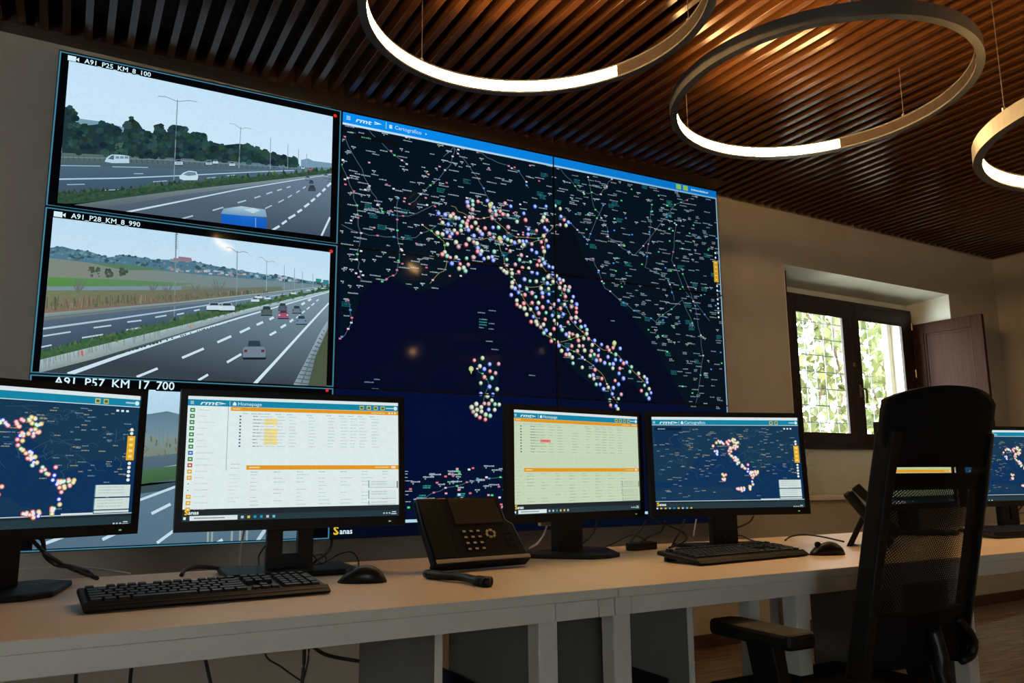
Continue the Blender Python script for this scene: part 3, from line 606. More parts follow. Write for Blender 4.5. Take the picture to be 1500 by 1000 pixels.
IT_P = [(738, 380), (800, 376), (812, 410), (842, 446), (850, 482), (885, 508), (908, 508), (912, 522), (940, 546), (956, 572), (956, 588), (944, 584), (930, 562), (905, 555), (910, 578), (906, 600), (893, 596), (884, 575), (848, 548), (816, 514), (790, 480), (764, 446), (748, 412)]
SARD = [(690, 528), (712, 522), (732, 534), (730, 565), (732, 592), (712, 618), (698, 606), (704, 586), (702, 560)]
SIC = [(690, 590), (732, 592), (726, 608), (708, 618), (692, 606)]
AFR = [(597, 706), (640, 690), (690, 684), (745, 680), (748, 760), (640, 775), (598, 765)]
for poly, col in ((FR, (4, 19, 30)), (BK, (4, 18, 28)), (IT_N, (4, 19, 30)), (IT_P, (5, 20, 32)), (AFR, (4, 18, 44)), (SARD, (5, 22, 40))): c.poly([V(*p) for p in poly], col, 1)
def rnd_in(poly):
    xs = [p[0] for p in poly]; ys = [p[1] for p in poly]
    while 1:
        p = (random.uniform(min(xs), max(xs)), random.uniform(min(ys), max(ys)))
        if vin(p, poly): return p
def words(x, z, n, h, col, layer=3):               # a place name too small to read
    w = 0
    while w < n:
        k = random.uniform(.005, .013); c.rect(x+w, z, x+w+k*.82, z+h*random.choice((.75, 1, .9)), jit(col, 18), layer); w += k
ROADS = [[(505, 200), (535, 260), (560, 310), (600, 318), (650, 292)], [(540, 190), (575, 225), (596, 240)], [(500, 240), (520, 290), (528, 340), (524, 380), (530, 410)], [(583, 290), (582, 330), (585, 370), (580, 400), (560, 412)], [(650, 230), (665, 215), (700, 260), (720, 300), (735, 310)],
         [(600, 300), (640, 265), (662, 240), (668, 210)], [(620, 330), (650, 352), (655, 390), (630, 415)], [(700, 222), (735, 240), (760, 250), (775, 275)], [(820, 245), (850, 280), (880, 285), (900, 255)], [(862, 260), (870, 300), (888, 330), (892, 350)], [(890, 345), (930, 375), (990, 300), (1010, 290)],
         [(955, 300), (952, 350), (945, 390), (980, 410), (988, 440)], [(870, 380), (885, 420), (930, 455), (960, 470), (1000, 440), (1018, 480)], [(1000, 400), (1020, 450), (1030, 520), (1020, 590)], [(990, 330), (985, 380), (1000, 420), (1040, 470)], [(835, 325), (862, 352), (884, 300)], [(500, 330), (540, 345), (600, 350), (640, 330)],
         [(660, 300), (690, 320), (720, 318), (750, 345), (790, 350), (815, 330)], [(690, 350), (730, 350), (742, 390), (770, 440), (800, 490), (850, 520), (880, 545), (905, 590)], [(745, 360), (800, 350), (795, 390), (820, 420), (838, 470), (880, 510), (905, 520), (945, 560)], [(800, 440), (830, 460)], [(770, 420), (815, 415)], [(820, 500), (860, 490)], [(700, 540), (715, 560), (705, 600)],
         [(510, 440), (516, 470), (505, 490), (498, 495)], [(620, 730), (660, 712), (700, 702), (740, 700)]]
for rd in ROADS:
    P = [V(*p) for p in rd]; Q = []
    for i in range(len(P)-1):
        for k in range(5):
            f = k/5; Q.append((P[i][0]+(P[i+1][0]-P[i][0])*f+random.uniform(-.006, .006), P[i][1]+(P[i+1][1]-P[i][1])*f+random.uniform(-.006, .006)))
    Q.append(P[-1]); it = vin(rd[len(rd)//2], IT_N) or vin(rd[len(rd)//2], IT_P)
    c.line(Q, .0032, (150, 130, 70) if it else (84, 98, 108), 2)
    for q in Q[::2]:
        if random.random() < .6: c.rect(q[0]-.006, q[1]-.004, q[0]+.006, q[1]+.004, random.choice([(225, 120, 140), (240, 200, 210), (90, 220, 130), (90, 160, 230)]), 4)
for poly, n, cols in ((FR, 330, 0), (BK, 430, 1), (IT_N, 60, 0), (IT_P, 40, 1)):
    for _ in range(n):
        p = rnd_in(poly); x, z = V(*p); k = random.random()
        if k < .06:
            for j in range(3): words(x, z-j*.009, random.uniform(.03, .045), .006, (34, 104, 106))
        elif k < .22: c.rect(x-.006, z-.004, x+.006, z+.004, random.choice([(225, 110, 130), (245, 225, 230), (235, 150, 160)] if not cols else [(80, 215, 130), (120, 240, 160), (70, 150, 225)]), 4)
        elif k < .70: words(x, z, random.uniform(.018, .055), .006, (128, 138, 144) if cols else (150, 160, 166))
        elif cols and k < .85:
            for j in range(2): words(x, z-j*.009, random.uniform(.02, .03), .007, (120, 130, 136))
        else: words(x, z, random.uniform(.012, .03), .006, (180, 186, 190)); c.poly([(x+.006, z-.003), (x+.016, z-.003), (x+.011, z-.010)], (150, 160, 165), 3)
for _ in range(110):
    x, z = V(*rnd_in(AFR)); k = random.random()
    if k < .3: c.rect(x-.007, z-.004, x+.007, z+.005, random.choice([(235, 110, 130), (245, 225, 230), (70, 225, 110), (240, 160, 175)]), 4)
    elif k < .4: [words(x, z-j*.009, .035, .006, (50, 150, 140)) for j in range(2)]
    else: words(x, z, random.uniform(.02, .06), .007, (170, 178, 186)); c.poly([(x+.006, z-.003), (x+.018, z-.003), (x+.012, z-.011)], (150, 160, 170), 3)
for px, py in ((700, 458), (716, 455), (702, 480), (716, 482), (712, 500), (720, 512), (534, 560), (545, 570), (548, 556), (706, 468), (716, 474), (775, 550), (780, 735), (895, 470)):
    words(*V(px, py), random.uniform(.02, .045), .006, (120, 134, 150))
for j in range(3): words(*V(702, 468+j*4), .04, .007, (50, 130, 130))
mk = []
def markers(poly, n, dmin):
    k = 0
    for _ in range(n*30):
        p = rnd_in(poly)
        if all((p[0]-q[0])**2+(p[1]-q[1])**2 > dmin*dmin for q in mk): mk.append(p); k += 1
        if k >= n: break
def markers_line(pts, n, j):
    for _ in range(n):
        k = random.random()*(len(pts)-1); i = int(k); f = k-i
        p = (pts[i][0]+(pts[i+1][0]-pts[i][0])*f+random.uniform(-j, j), pts[i][1]+(pts[i+1][1]-pts[i][1])*f+random.uniform(-j, j))
        if all((p[0]-q[0])**2+(p[1]-q[1])**2 > 20 for q in mk): mk.append(p)
for rd, n in (([(648, 310), (672, 318), (678, 330), (692, 320), (700, 338)], 30), ([(688, 290), (692, 316)], 10), ([(717, 290), (722, 310), (740, 318), (744, 295)], 18), ([(796, 300), (800, 345), (796, 380), (790, 392)], 34), ([(815, 300), (826, 322), (836, 340)], 14), ([(642, 342), (660, 345), (674, 336)], 14), ([(648, 370), (664, 376), (672, 390), (682, 396), (686, 380)], 20),
              ([(690, 350), (705, 372), (730, 386), (745, 398)], 26), ([(672, 330), (720, 345), (770, 356), (798, 352)], 44), ([(740, 384), (752, 408), (752, 440), (775, 462), (792, 478), (806, 490), (824, 512), (850, 540), (872, 555), (892, 590), (908, 600)], 76),
              ([(800, 388), (820, 412), (838, 430), (846, 470), (872, 498), (892, 510), (902, 505)], 60), ([(900, 524), (915, 535), (940, 552), (952, 572), (950, 586)], 24), ([(790, 420), (800, 440), (812, 470), (840, 496), (880, 528), (910, 545)], 56)): markers_line(rd, n, 4)
markers(IT_N, 36, 7.5); markers(IT_P, 70, 7); markers(SARD, 22, 7.5); markers(SIC, 12, 6)
TYPE = [((215, 225, 255), (60, 90, 235)), ((250, 246, 226), (176, 168, 120)), ((255, 220, 220), (215, 60, 66)), ((225, 250, 235), (70, 150, 120)), ((250, 245, 230), (200, 190, 150)), ((230, 226, 255), (96, 110, 230)), ((250, 215, 215), (190, 110, 120))]
for i, p in enumerate(sorted(mk, key=lambda q: q[1])):
    x, z = V(*p); a, bb = random.choice(TYPE); r = random.uniform(.0105, .0135)
    c.disc(x, z, r*1.12, bb, tuple(v*.55 for v in bb), 5+(i % 4), 10); c.disc(x+.001, z+.002, r*.82, a, tuple((u+v)/2 for u, v in zip(a, bb)), 9+(i % 4), 9)
for px, py in ((732, 349), (900, 502), (718, 300), (690, 540)):
    x, z = V(px, py); c.disc(x, z, .014, (246, 246, 190), (190, 190, 90), 12, 10); c.poly([(x-.008, z-.008), (x+.008, z-.008), (x, z-.028)], (196, 196, 100), 11)
# header, edge and tools
H0 = .062
c.poly([(MX0, MZ1-.008), (MX1, MZ1-.008), (MX1, MZ1-H0+.012), (MX0, MZ1-H0)], [(8, 146, 240), (8, 112, 186), (8, 112, 186), (8, 146, 240)], 13)
c.poly([(MX0, MZ1-H0), (MX1, MZ1-H0+.012), (MX1, MZ1-H0+.002), (MX0, MZ1-H0-.011)], [(215, 235, 245), (110, 170, 200), (110, 170, 200), (215, 235, 245)], 13)
c.text('rmt', MX0+.066, MZ1-.046, .022, (240, 250, 255), 15, .25, 1.7, 1, bold=.06); c.poly([(MX0+.165, MZ1-.040), (MX0+.205, MZ1-.032), (MX0+.165, MZ1-.024), (MX0+.165, MZ1-.029), (MX0+.185, MZ1-.032), (MX0+.165, MZ1-.035)], (240, 250, 255), 15)
for j in range(3): c.rect(MX0+.022, MZ1-.028-j*.008, MX0+.042, MZ1-.024-j*.008, (210, 235, 250), 15)
c.rect(MX0+.225, MZ1-.05, MX0+.228, MZ1-.014, (200, 230, 250), 15)
c.rect(MX0+.243, MZ1-.044, MX0+.259, MZ1-.024, (200, 230, 250), 15)
c.text('Cartografico ›' if False else 'Cartografico', MX0+.272, MZ1-.042, .020, (215, 238, 250), 15)
c.poly([(MX0+.44, MZ1-.040), (MX0+.448, MZ1-.034), (MX0+.44, MZ1-.028)], (215, 238, 250), 15)
for k, cc in ((.33, (150, 190, 90)), (.275, (150, 190, 90))): c.rect(MX1-k, MZ1-.045, MX1-k+.038, MZ1-.014, cc, 15)
words(MX1-.21, MZ1-.036, .13, .012, (170, 210, 235), 15)
c.rect(MX1-.012, .0, MX1-.003, MZ1-.05, (150, 178, 186), 13)
xb = MX1-.058
za, zb2 = V(1052, 383)[1], V(1054, 414)[1]
c.rect(xb, zb2, xb+.036, za, (226, 160, 40), 13)
for k in range(5): c.rect(xb+.010, zb2+.012+k*(za-zb2)/5, xb+.026, zb2+.02+k*(za-zb2)/5, (250, 210, 120), 14)
for k in range(8): c.disc(xb+.02, zb2-.024-k*.028, .007, (235, 240, 240), (215, 225, 225), 14, 8)
for k in range(2): c.disc(xb+.02, za+.022+k*.03, .007, (235, 240, 240), (215, 225, 225), 14, 8)
c.rect(MX0+.06, MZ1-.13, MX0+.30, MZ1-.105, (10, 14, 18), 12); words(MX0+.10, MZ1-.122, .05, .008, (90, 150, 120), 13)
# bottom strip
c.rect(MX0, .0, MX1, .075, (3, 10, 26), 12)
c.rect(MX0, .062, MX1, .076, (196, 216, 226), 13)
c.text('S', MX0+.012, .020, .034, (245, 195, 40), 15, 0, 1.1, 1, bold=.10); c.text('anas', MX0+.042, .022, .024, (235, 245, 245), 15, bold=.05)
names = {2: 'upper', 1: 'middle', 0: 'lower'}
for iz in (2, 1, 0):
    for ix in (1, 2):
        side = 'centre' if ix == 1 else 'right-hand'
        what = {(2, 1): 'with the northern marker map under its blue title bar', (2, 2): 'with grey place names under the end of the blue bar', (1, 1): 'with the dark sea and the island markers of the map', (1, 2): 'with coloured markers running down the peninsula', (0, 1): 'with the dark lower edge of the map, behind the phone', (0, 2): 'with the foot of the map, mostly behind the desk monitors'}[(iz, ix)]
        t = vw_panel(ix, iz, '%s %s wall screen %s' % (names[iz], side, what))
        c.build('screen_image', t, vw_to3(ix, iz), M['screen'], vw_win(ix, iz))

# ================================================================== RING LAMPS
def ring_lamp(cx, cy, zb, R, tilt, a0, a1, wires, label):
    t = thing('ring_lamp', label, 'lamp', (cx, cy, zb), 0, 'ring lamps under the slatted ceiling')
    n = Vector((tilt[0], tilt[1], 1)).normalized(); t.rotation_mode = 'QUATERNION'; t.rotation_quaternion = Vector((0, 0, 1)).rotation_difference(n)
    HH = .056; TK = .030
    ring = MB().arc(R-TK+.008, R, 0, HH, 0, 2*math.pi, 120); ring.arc(R-TK, R-TK+.008, 0, .007, 0, 2*math.pi, 120).arc(R-TK, R-TK+.008, HH-.007, HH, 0, 2*math.pi, 120)
    ring.build('ring_frame', M['ring'], t)
    MB().arc(R-TK+.001, R-TK+.0075, .0072, HH-.0072, a0, a1, 80).build('light_strip', M['led'], t)['label'] = 'glowing warm white light strip on the inner side'
    MB().arc(R-TK+.003, R-TK+.0075, .0072, HH-.0072, a1+.004, a0+2*math.pi-.004, 60).build('inner_cover', M['ring_inner'], t)
    Rinv = t.rotation_quaternion.to_matrix().inverted()
    for a in wires:
        p = Vector((math.cos(a)*(R-.014), math.sin(a)*(R-.014), HH-.002)); q = t.rotation_quaternion @ p; h = CEIL-zb-q.z
        MB().tube([p, p + Rinv @ Vector((0, 0, h))], .0015, 5, 1).build('hanging_wire', M['wire'], t)
        MB().tube([p-Vector((0, 0, .004)), p+Vector((0, 0, .018))], .007, 8, 1).build('wire_clamp', M['wire'], t)
    return t
Z1 = 1.80+FZ
ring_lamp(1.435, -1.497, Z1, .597, (-.036, 0), rad(26), rad(226), [rad(109), rad(229), rad(349)], 'ring lamp nearest the motorway screens, cut off by the top of the picture')
ring_lamp(2.78, -1.513, Z1, .605, (-.01, .033), rad(31), rad(231), [rad(112), rad(2), rad(232)], 'whole ring lamp hanging in the middle of the slatted ceiling')
ring_lamp(3.215, -2.56, 1.344+FZ, .60, (0, 0), rad(20), rad(222), [rad(152), rad(32), rad(272)], 'lowest ring lamp at the right edge, only its left end showing')

# ================================================================== DESKS
DZ, DY0, DY1 = .765, -2.185, -1.33
TT = .020
def desk(x0, x1, label):
    t = thing('desk', label, 'desk', ((x0+x1)/2, DY0, 0), 0, 'white office desks in a row')
    h = (x1-x0)/2-.001; D = DY1-DY0
    top = MB().box(-h, h, .001, D, DZ-TT+.0005, DZ).build('desktop', M['desk'], t, bevel=.0015, seg=1)
    MB().box(-h, h, -.001, .001, DZ-TT+.0005, DZ-.0008).build('edge_band', M['desk_edge'], t)
    return t, h, D
def desk_frame(t, segs, legs, rear, D, h):
    for a, bb in segs: MB().box(a+.001, bb-.001, .012, .030, DZ-.059, DZ-TT-.002).build('apron', M['desk_edge'], t, bevel=.001, seg=1)
    for a, w in legs: MB().box(a, a+w, .034, .034+w, 0, DZ-TT).build('leg', M['steel'], t, bevel=.003)
    for a, w, y in rear: MB().box(a, a+w, y, y+w, 0, DZ-TT).build('leg', M['steel'], t, bevel=.003)
    MB().box(-h+.02, h-.02, D-.06, D-.03, DZ-.07, DZ-TT).build('rear_rail', M['steel'], t)
d1, h, D = desk(-.62, 1.20, 'white desk at the left end, under the two nearest monitors and the corded keyboard')
c1 = (-.62+1.20)/2
desk_frame(d1, [(-h, 1.05-c1), (1.05-c1, 1.158-c1), (1.158-c1, h)], [(1.022-c1, .046), (-h+.03, .046)], [(1.022-c1, .046, D-.12), (-h+.03, .046, D-.12)], D, h)
d2, h, D = desk(1.20, 2.42, 'white desk in the middle, under the list monitor and the map monitor')
c2 = (1.20+2.42)/2
desk_frame(d2, [(-h, 1.243-c2), (1.243-c2, h)], [(1.21-c2, .046), (1.767-c2, .046), (2.135-c2, .046)], [(1.772-c2, .040, .20), (1.25-c2, .046, D-.12), (2.3-c2, .046, D-.12)], D, h)
d3, h, D = desk(2.42, 4.55, 'white desk at the right, partly hidden behind the office chair')
c3 = (2.42+4.55)/2
desk_frame(d3, [(-h, h)], [(2.44-c3, .046), (h-.08+0, .046)], [(2.44-c3, .046, D-.12), (h-.08, .046, D-.12)], D, h)
def cpu_cabinet(x0, x1, y0, y1, label):
    t = thing('computer_cabinet', label, 'cabinet', ((x0+x1)/2, y0, 0), 0, 'open cabinets under the desks'); w = (x1-x0)/2; d = y1-y0; H = DZ-TT-.004
    for s in (-1, 1):
        MB().box(s*w-.009, s*w+.009, .002, d, 0, H).build('side_panel', M['panel'], t)
        MB().box(s*w-.009, s*w+.009, 0, .002, 0, H).build('edge_strip', M['desk_edge'], t)
    MB().box(-w+.009, w-.009, .0, d, .08, .098).build('bottom_shelf', M['panel'], t)
    return t
cpu_cabinet(.868, 1.125, -1.995, -1.5, 'open computer cabinet under the left desk')
cpu_cabinet(1.318, 1.558, -1.995, -1.62, 'open computer cabinet under the middle desk')
cpu_cabinet(2.31, 2.64, -2.04, -1.72, 'open computer cabinet behind the office chair')
def tower(x, y, label):
    t = thing('computer_tower', label, 'computer', (x, y, .098), 0, 'computer towers under the desks')
    MB().box(-.085, .085, .012, .34, 0, .40).build('case', M['black_matt'], t, bevel=.004)
    MB().box(-.085, .085, 0, .012, 0, .40).build('front_panel', M['black'], t, bevel=.004)
    MB().box(-.06, .06, -.002, .0, .30, .34).build('drive_bay', M['black_matt'], t)
    MB().tube([(.05, -.001, .25), (.05, -.003, .25)], .006, 8, 1).build('power_button', M['led_white'], t)
tower(.995, -1.88, 'black computer tower in the cabinet under the left desk')
tower(1.435, -1.95, 'black computer tower in the cabinet under the middle desk')

# ================================================================== MONITORS
SW, SH = .5313, .2988
def monitor(x, y, zc, yaw, tilt, label, paint, style):
    t = thing('monitor', label, 'monitor', (x, y, DZ), yaw, 'black desk monitors')
    ct, st = math.cos(tilt), math.sin(tilt); Z0 = zc+FZ-DZ
    TM = Matrix.Translation((0, 0, Z0)) @ Matrix.Rotation(-tilt, 4, 'X')
    a, bt, bb = SW/2+.016, SH/2+.016, -SH/2-.024
    f = MB().box(-a, a, -.006, .012, SH/2, bt, TM).box(-a, a, -.006, .012, bb, -SH/2, TM).box(-a, -SW/2, -.006, .012, -SH/2, SH/2, TM).box(SW/2, a, -.006, .012, -SH/2, SH/2, TM)
    f.build('bezel', M['black'], t)
    hb = MB().box(-a, a, .012, .028, bb, bt, TM).prism([(.028, bb+.02), (.058, bb+.07), (.058, bt-.08), (.028, bt-.02)], -a+.07, a-.07, 'x', TM)
    hb.build('rear_housing', M['black_matt'], t)
    cv = Canvas(lambda u, v: ((u-.5)*SW, (.5-v)*SH)); paint(cv)
    cv.build('screen_image', t, lambda px, pz, ly: tuple(TM @ Vector((px, -.0002-ly*.00015, pz))), M['screen_desk'])
    MB().box(SW/2-.03, SW/2-.024, -.0075, -.006, bb+.009, bb+.012, TM).build('power_light', M['led_green'], t)
    if style == 'hole':
        n = MB(); yN = .052
        for q0, q1, zz0, zz1 in ((-.058, -.019, .014, Z0+.05), (.019, .058, .014, Z0+.05), (-.019, .019, .014, .05), (-.019, .019, .105, Z0+.05)): n.box(q0, q1, yN, yN+.022, zz0, zz1)
        n.build('stand_neck', M['black'], t, bevel=.0)
        MB().box(-.16, .16, -.045, .17, 0, .014).build('stand_base', M['black_matt'], t, bevel=.005)
    elif style == 'slot':
        n = MB(); yN = .05
        for q0, q1, zz0, zz1 in ((-.045, -.006, .012, Z0+.04), (.006, .045, .012, Z0+.04), (-.006, .006, .012, .035), (-.006, .006, .11, Z0+.04)): n.box(q0, q1, yN, yN+.03, zz0, zz1)
        n.build('stand_neck', M['black'], t)
        MB().prism([(-.13, -.06), (.13, -.06), (.16, .12), (-.16, .12)], 0, .012, 'z').build('stand_base', M['black_matt'], t, bevel=.004)
    else:
        MB().box(-.05, .05, .045, .085, .010, Z0+.04).build('stand_neck', M['black'], t, bevel=.004)
        MB().prism([(-.06, -.10), (.0, -.115), (.06, -.10), (.17, .06), (.14, .14), (-.14, .14), (-.17, .06)], 0, .013, 'z').build('stand_base', M['black_matt'], t, bevel=.004)
    return t
TEAL = (22, 136, 170); ORG = (236, 156, 34)
def logo(c, x, y, h, col=(235, 248, 252)):
    c.text('rmt', x, y, h, col, 5, .25, 1.15, -1, bold=.06); xx = x+h*2.35*.56*2.0
    c.poly([(xx, y-h*.1), (xx+h*1.0, y-h*.35), (xx, y-h*.75), (xx, y-h*.55), (xx+h*.5, y-h*.36), (xx, y-h*.25)], col, 5)
def header(c, name, h=.052, y0=.026, tools=4):
    c.rect(0, 0, 1, y0, (228, 238, 240), 1); c.rect(0, y0, 1, y0+h, TEAL, 1)
    for j in range(3): c.rect(.012, y0+h*(.3+.18*j), .026, y0+h*(.38+.18*j), (220, 240, 245), 5)
    logo(c, .050, y0+h*.80, h*.62)
    c.rect(.182, y0+h*.15, .184, y0+h*.85, (210, 235, 240), 5)
    c.poly([(.196, y0+h*.5), (.204, y0+h*.2), (.212, y0+h*.5), (.212, y0+h*.8), (.196, y0+h*.8)], (235, 248, 250), 5)
    c.text(name, .218, y0+h*.78, h*.56, (225, 244, 248), 5, 0, .6, -1)
    for k in range(tools): c.rect(.80+k*.036, y0+h*.2, .822+k*.036, y0+h*.85, random.choice([(200, 190, 90), (214, 200, 110)]), 5); c.rect(.804+k*.036, y0+h*.35, .818+k*.036, y0+h*.7, (60, 110, 80), 6)
    c.rect(.935, y0+h*.4, .975, y0+h*.6, (180, 215, 225), 5); c.disc(.986, y0+h*.5, .010, (220, 240, 245), (220, 240, 245), 5, 10, .018)
def taskbar(c, y, search=True, icons=6):
    c.rect(0, y, 1, .965 if search else .94, (34, 42, 46), 2); c.rect(0, y+.045 if search else .94, 1, 1, (40, 58, 66), 2)
    c.text('S', .008, y+.041, .038, (248, 198, 40), 6, 0, .62, -1, bold=.08); c.text('anas', .024, y+.040, .030, (236, 244, 244), 6, 0, .6, -1, bold=.05)
    yy = y+.052
    if search:
        c.rect(.032, yy, .235, yy+.036, (228, 236, 236), 5); c.rect(.05, yy+.014, .18, yy+.022, (130, 140, 140), 6)
    x0 = .25 if search else .03
    c.rect(.006, yy+.008, .016, yy+.028, (230, 240, 245), 5)
    for k in range(icons): c.rect(x0+k*.028, yy+.008, x0+.012+k*.028, yy+.028, random.choice([(190, 200, 205), (40, 150, 190), (230, 190, 80), (110, 190, 210)]), 5)
    for k in range(3): c.rect(.92+k*.014, yy+.012, .928+k*.014, yy+.024, (190, 204, 210), 5)
    c.rect(.965, yy+.004, .985, yy+.012, (200, 212, 216), 5); c.rect(.960, yy+.02, .988, yy+.028, (200, 212, 216), 5)
def tline(c, x, y, w, h, col, layer=4):
    q = 0
    while q < w:
        k = random.uniform(.006, .018); c.rect(x+q, y, x+min(q+k*.85, w), y+h, jit(col, 8), layer); q += k
def page(c, sidebar, bgc, hl, text=(190, 200, 200)):
    c.rect(0, 0, 1, 1, bgc, 0)
    header(c, 'Homepage', .052, .026, 4)
    X = .176 if sidebar else .0
    c.rect(X+.012, .080, 1, .112, ORG, 2); c.rect(X+.02, .092, X+.055, .1, (255, 220, 150), 4)
    for k in range(3): c.rect(.95+k*.015, .088, .958+k*.015, .102, (255, 235, 190), 4)
    tline(c, .86, .094, .07, .006, (255, 225, 160))
    if sidebar:
        for k in range(18):
            y = .098+k*.0495; col = (30, 130, 60) if k < 7 else (30, 90, 190) if k == 7 else (30, 130, 60) if k == 8 else (200, 60, 50) if k == 9 else (240, 170, 40)
            if k in (12, 13): c.rect(.016, y+.010, .021, y+.018, (90, 120, 160), 3); tline(c, .045, y+.010, .06, .006, (205, 212, 212)); continue
            if y > .91: break
            c.poly([(.012, y), (.032, y), (.032, y+.032), (.012, y+.032)], col, 3); c.rect(.017, y+.010, .027, y+.022, (225, 240, 225), 4)
            tline(c, .045, y+.012, random.uniform(.03, .09), .006, (205, 212, 212))
        c.rect(.176, .08, .1785, .60, (150, 162, 165), 2)
    cols = [.02, .068, .108, .145, .21, .28, .40, .52, .60, .66, .72, .80]
    W = 1-X
    for k, q in enumerate(cols): tline(c, X+.05+q*W*.95, .130, .03*W, .006, (150, 190, 200))
    for rr in range(10):
        y = .150+rr*.0275
        c.rect(X+.05, y+.016, .99, y+.0175, (226, 232, 230), 2)
        c.rect(X+.052, y, X+.060, y+.012, random.choice([(60, 70, 80), (60, 120, 70), (160, 60, 70), (70, 90, 140)]) if hl == 'y' else (60, 66, 66), 4)
        for k, q in enumerate(cols[1:]):
            if random.random() < .9: tline(c, X+.03+q*W*.95+.03, y+.002, random.uniform(.025, .05)*W, .0055, text if k else tuple(v*.62 for v in text))
        if hl == 'y' and rr not in (0, 3, 9): c.rect(X+.165, y-.006, X+.225, y+.018, (252, 222, 130), 3)
        if hl == 'r' and rr == 5: c.rect(X+.195, y-.008, X+.275, y+.022, (240, 140, 130), 3); c.rect(X+.205, y+.002, X+.262, y+.008, (200, 70, 70), 5)
    y0 = .56; xs = X+.09 if sidebar else .075
    tline(c, X+.02, y0-.012, .04, .006, (190, 200, 200)); tline(c, X+.02, y0+.02, .04, .006, (190, 200, 200))
    c.rect(xs, y0, 1, y0+.036, ORG, 2); c.rect(xs+.012, y0+.013, xs+.06, y0+.022, (255, 225, 160), 4); tline(c, .88, y0+.014, .07, .007, (255, 225, 160)); c.rect(.962, y0+.008, .985, y0+.026, (255, 235, 190), 4)
    for k in range(8): tline(c, xs+.02+k*.105, y0+.052, .03, .006, (150, 190, 200))
    for rr in range(9):
        y = y0+.075+rr*.0305
        if y > .89: break
        c.rect(xs, y+.017, .99, y+.0185, (226, 232, 230), 2)
        for k in range(8):
            if random.random() < .8: tline(c, xs+.02+k*.105, y, random.uniform(.02, .06), .0055, text)
        if rr < 8: tline(c, X+.015, y, random.uniform(.03, .05), .005, tuple(v+18 for v in text))
    for k, (ya, yb) in enumerate(((.69, .755), (.775, .85), (.865, .90))):
        c.rect(.845, ya, .985, yb, tuple(v-6 for v in bgc), 5); c.rect(.845, ya, .8485, yb, (60, 130, 140), 6); c.rect(.845, yb-.003, .985, yb, (140, 150, 150), 6)
        for j in range(2): tline(c, .86, ya+.012+j*.02, .08, .005, (170, 180, 180), 7)
    c.rect(.990, .70, .996, .76, (90, 100, 104), 5)
    taskbar(c, .905)
